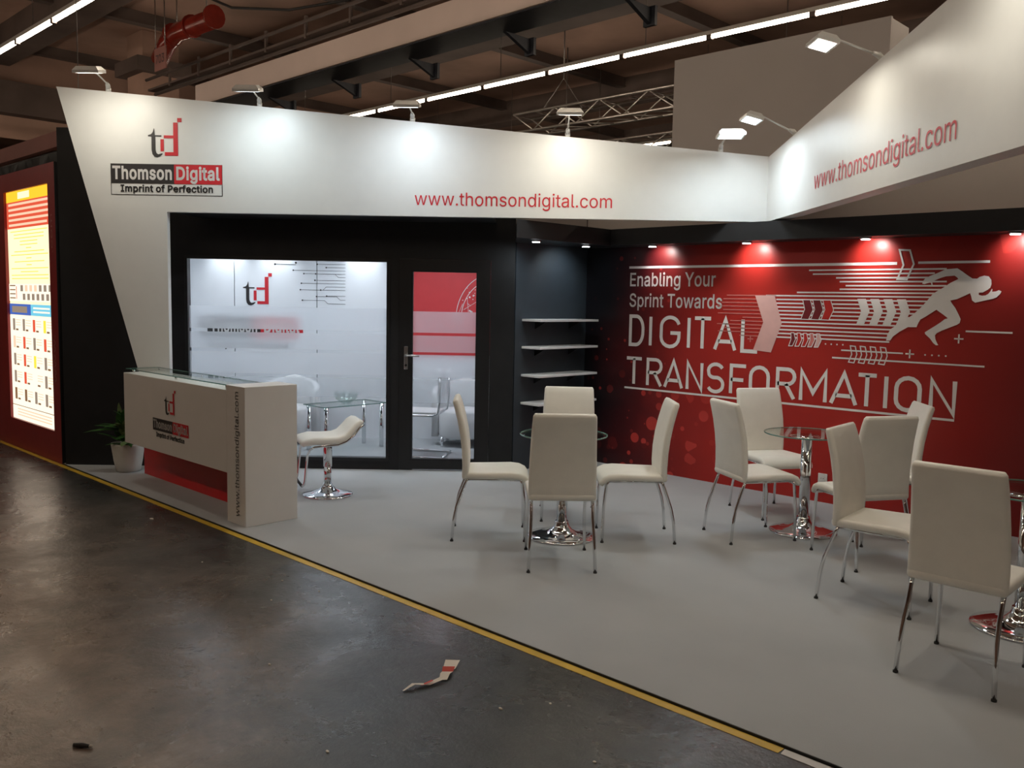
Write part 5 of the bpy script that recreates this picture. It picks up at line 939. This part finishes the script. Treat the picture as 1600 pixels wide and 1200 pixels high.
for x in (-17.2, -16.4, -15.55): MB().tube([(x, 5.0, 6.655), (x+.05, 5.0, 6.652)], .21, 16).build('flange', 'pipe', pp)
sg = thing('aisle_sign', 'small pale number plate below the red pipe', 'sign', (-17.1, 4.71, 5.92))
B(-17.35, -16.85, 4.70, 4.72, 5.92, 6.34).build('plate', 'pinkwall', sg); lettering('lettering', '703', 'darkprint', sg, (-17.28, 4.695, 6.05), UX, UZ, .36, .16, 'REG')
for x in (-17.3, -16.9): MB().tube([(x, 4.71, 6.34), (x, 4.71, ZC-.002)], .01, 6).build('hanger', 'wire', sg)
cb = MB().tube([(-16, 4.6, 7.2), (-14.5, 4.8, 6.55), (-13, 5.0, 6.25), (-11.6, 5.2, 6.16)], .022, 8); tag(cb.build('hanging_cable', 'cable', None, off=(-14, 4.9, 6.5)), 'black cable sagging from the ceiling to the tray', 'cable')
# lattice truss
def truss(label, xa, xb, y, z, wy=.5, hz=.36, bay=.55):
    t = thing('lattice_truss', label, 'truss', ((xa+xb)/2, y, z), 0, 'aluminium trusses behind the booth')
    for yy in (y, y+wy):
        for zz in (z, z+hz): MB().tube([(xa, yy, zz), (xb, yy, zz)], .027, 8).build('chord', 'alu', t)
    x = xa; k = 0
    while x+bay <= xb:
        for yy in (y, y+wy):
            MB().tube([(x, yy, z if k % 2 else z+hz), (x+bay, yy, z+hz if k % 2 else z)], .014, 6).build('brace', 'alu', t)
        MB().tube([(x, y, z+hz), (x, y+wy, z+hz)], .014, 6).build('brace', 'alu', t); MB().tube([(x, y, z), (x+bay, y+wy, z)], .014, 6).build('brace', 'alu', t)
        x += bay; k += 1
    return t
tA = truss('lattice truss ending above the fascia, hung on steel slings', -12.8, -6.5, 10, 5.0)
MB().tube([(-12.0, 10.0, 5.36), (-11.7, 10.25, 5.95), (-11.4, 10.5, 5.36)], .012, 6).build('sling', 'wire', tA); MB().tube([(-11.7, 10.25, 5.95), (-11.7, 10.25, ZC-.002)], .012, 6).build('chain', 'wire', tA)
tB = truss('second lattice truss low behind the first one', -14.2, -7.5, 12.2, 4.75, .45, .33, .6)
for x in (-13.5, -8.2): MB().tube([(x, 12.4, 5.09), (x, 12.4, ZC-.002)], .012, 6).build('chain', 'wire', tB)
mh = thing('moving_light', 'dark round stage light hanging under the far truss', 'stage light', (-11.9, 12.25, 4.3))
MB().lathe([(.10, 0), (.24, .06), (.28, .2), (.22, .36), (.1, .42)], 24, (-11.9, 12.25, 4.28)).build('head', 'rubber', mh); MB().tube([(-11.9, 12.25, 4.68), (-11.9, 12.25, 4.72)], .06, 14).build('yoke', 'alu', mh)
# ceiling projector
pj = thing('ceiling_projector', 'bracketed projector hanging above the second light row', 'projector', (-7.9, 7.6, 6.3))
B(-8.3, -7.6, 7.0, 7.5, 6.0, 6.25).build('body', 'rubber', pj, bevel=.02); B(-8.05, -7.25, 6.95, 7.02, 5.83, 5.99).build('bracket_plate', 'alu', pj); MB().tube([(-7.9, 7.3, 6.25), (-7.9, 7.3, ZC)], .03, 8).build('drop_pole', 'wire', pj)
# thin suspension wires by the emblem end of the fascia
ws = MB().tube([(S(-5.95), FB+.03, ztop_l(-6.0)+.002), (S(-5.95), FB+.03, 7.25)], .004, 6); tag(ws.build('suspension_wire', 'wire', None, off=(S(-5.95), FB+.03, 3.4), rot=RL), 'vertical wire rising from the tall end of the fascia', 'wire')
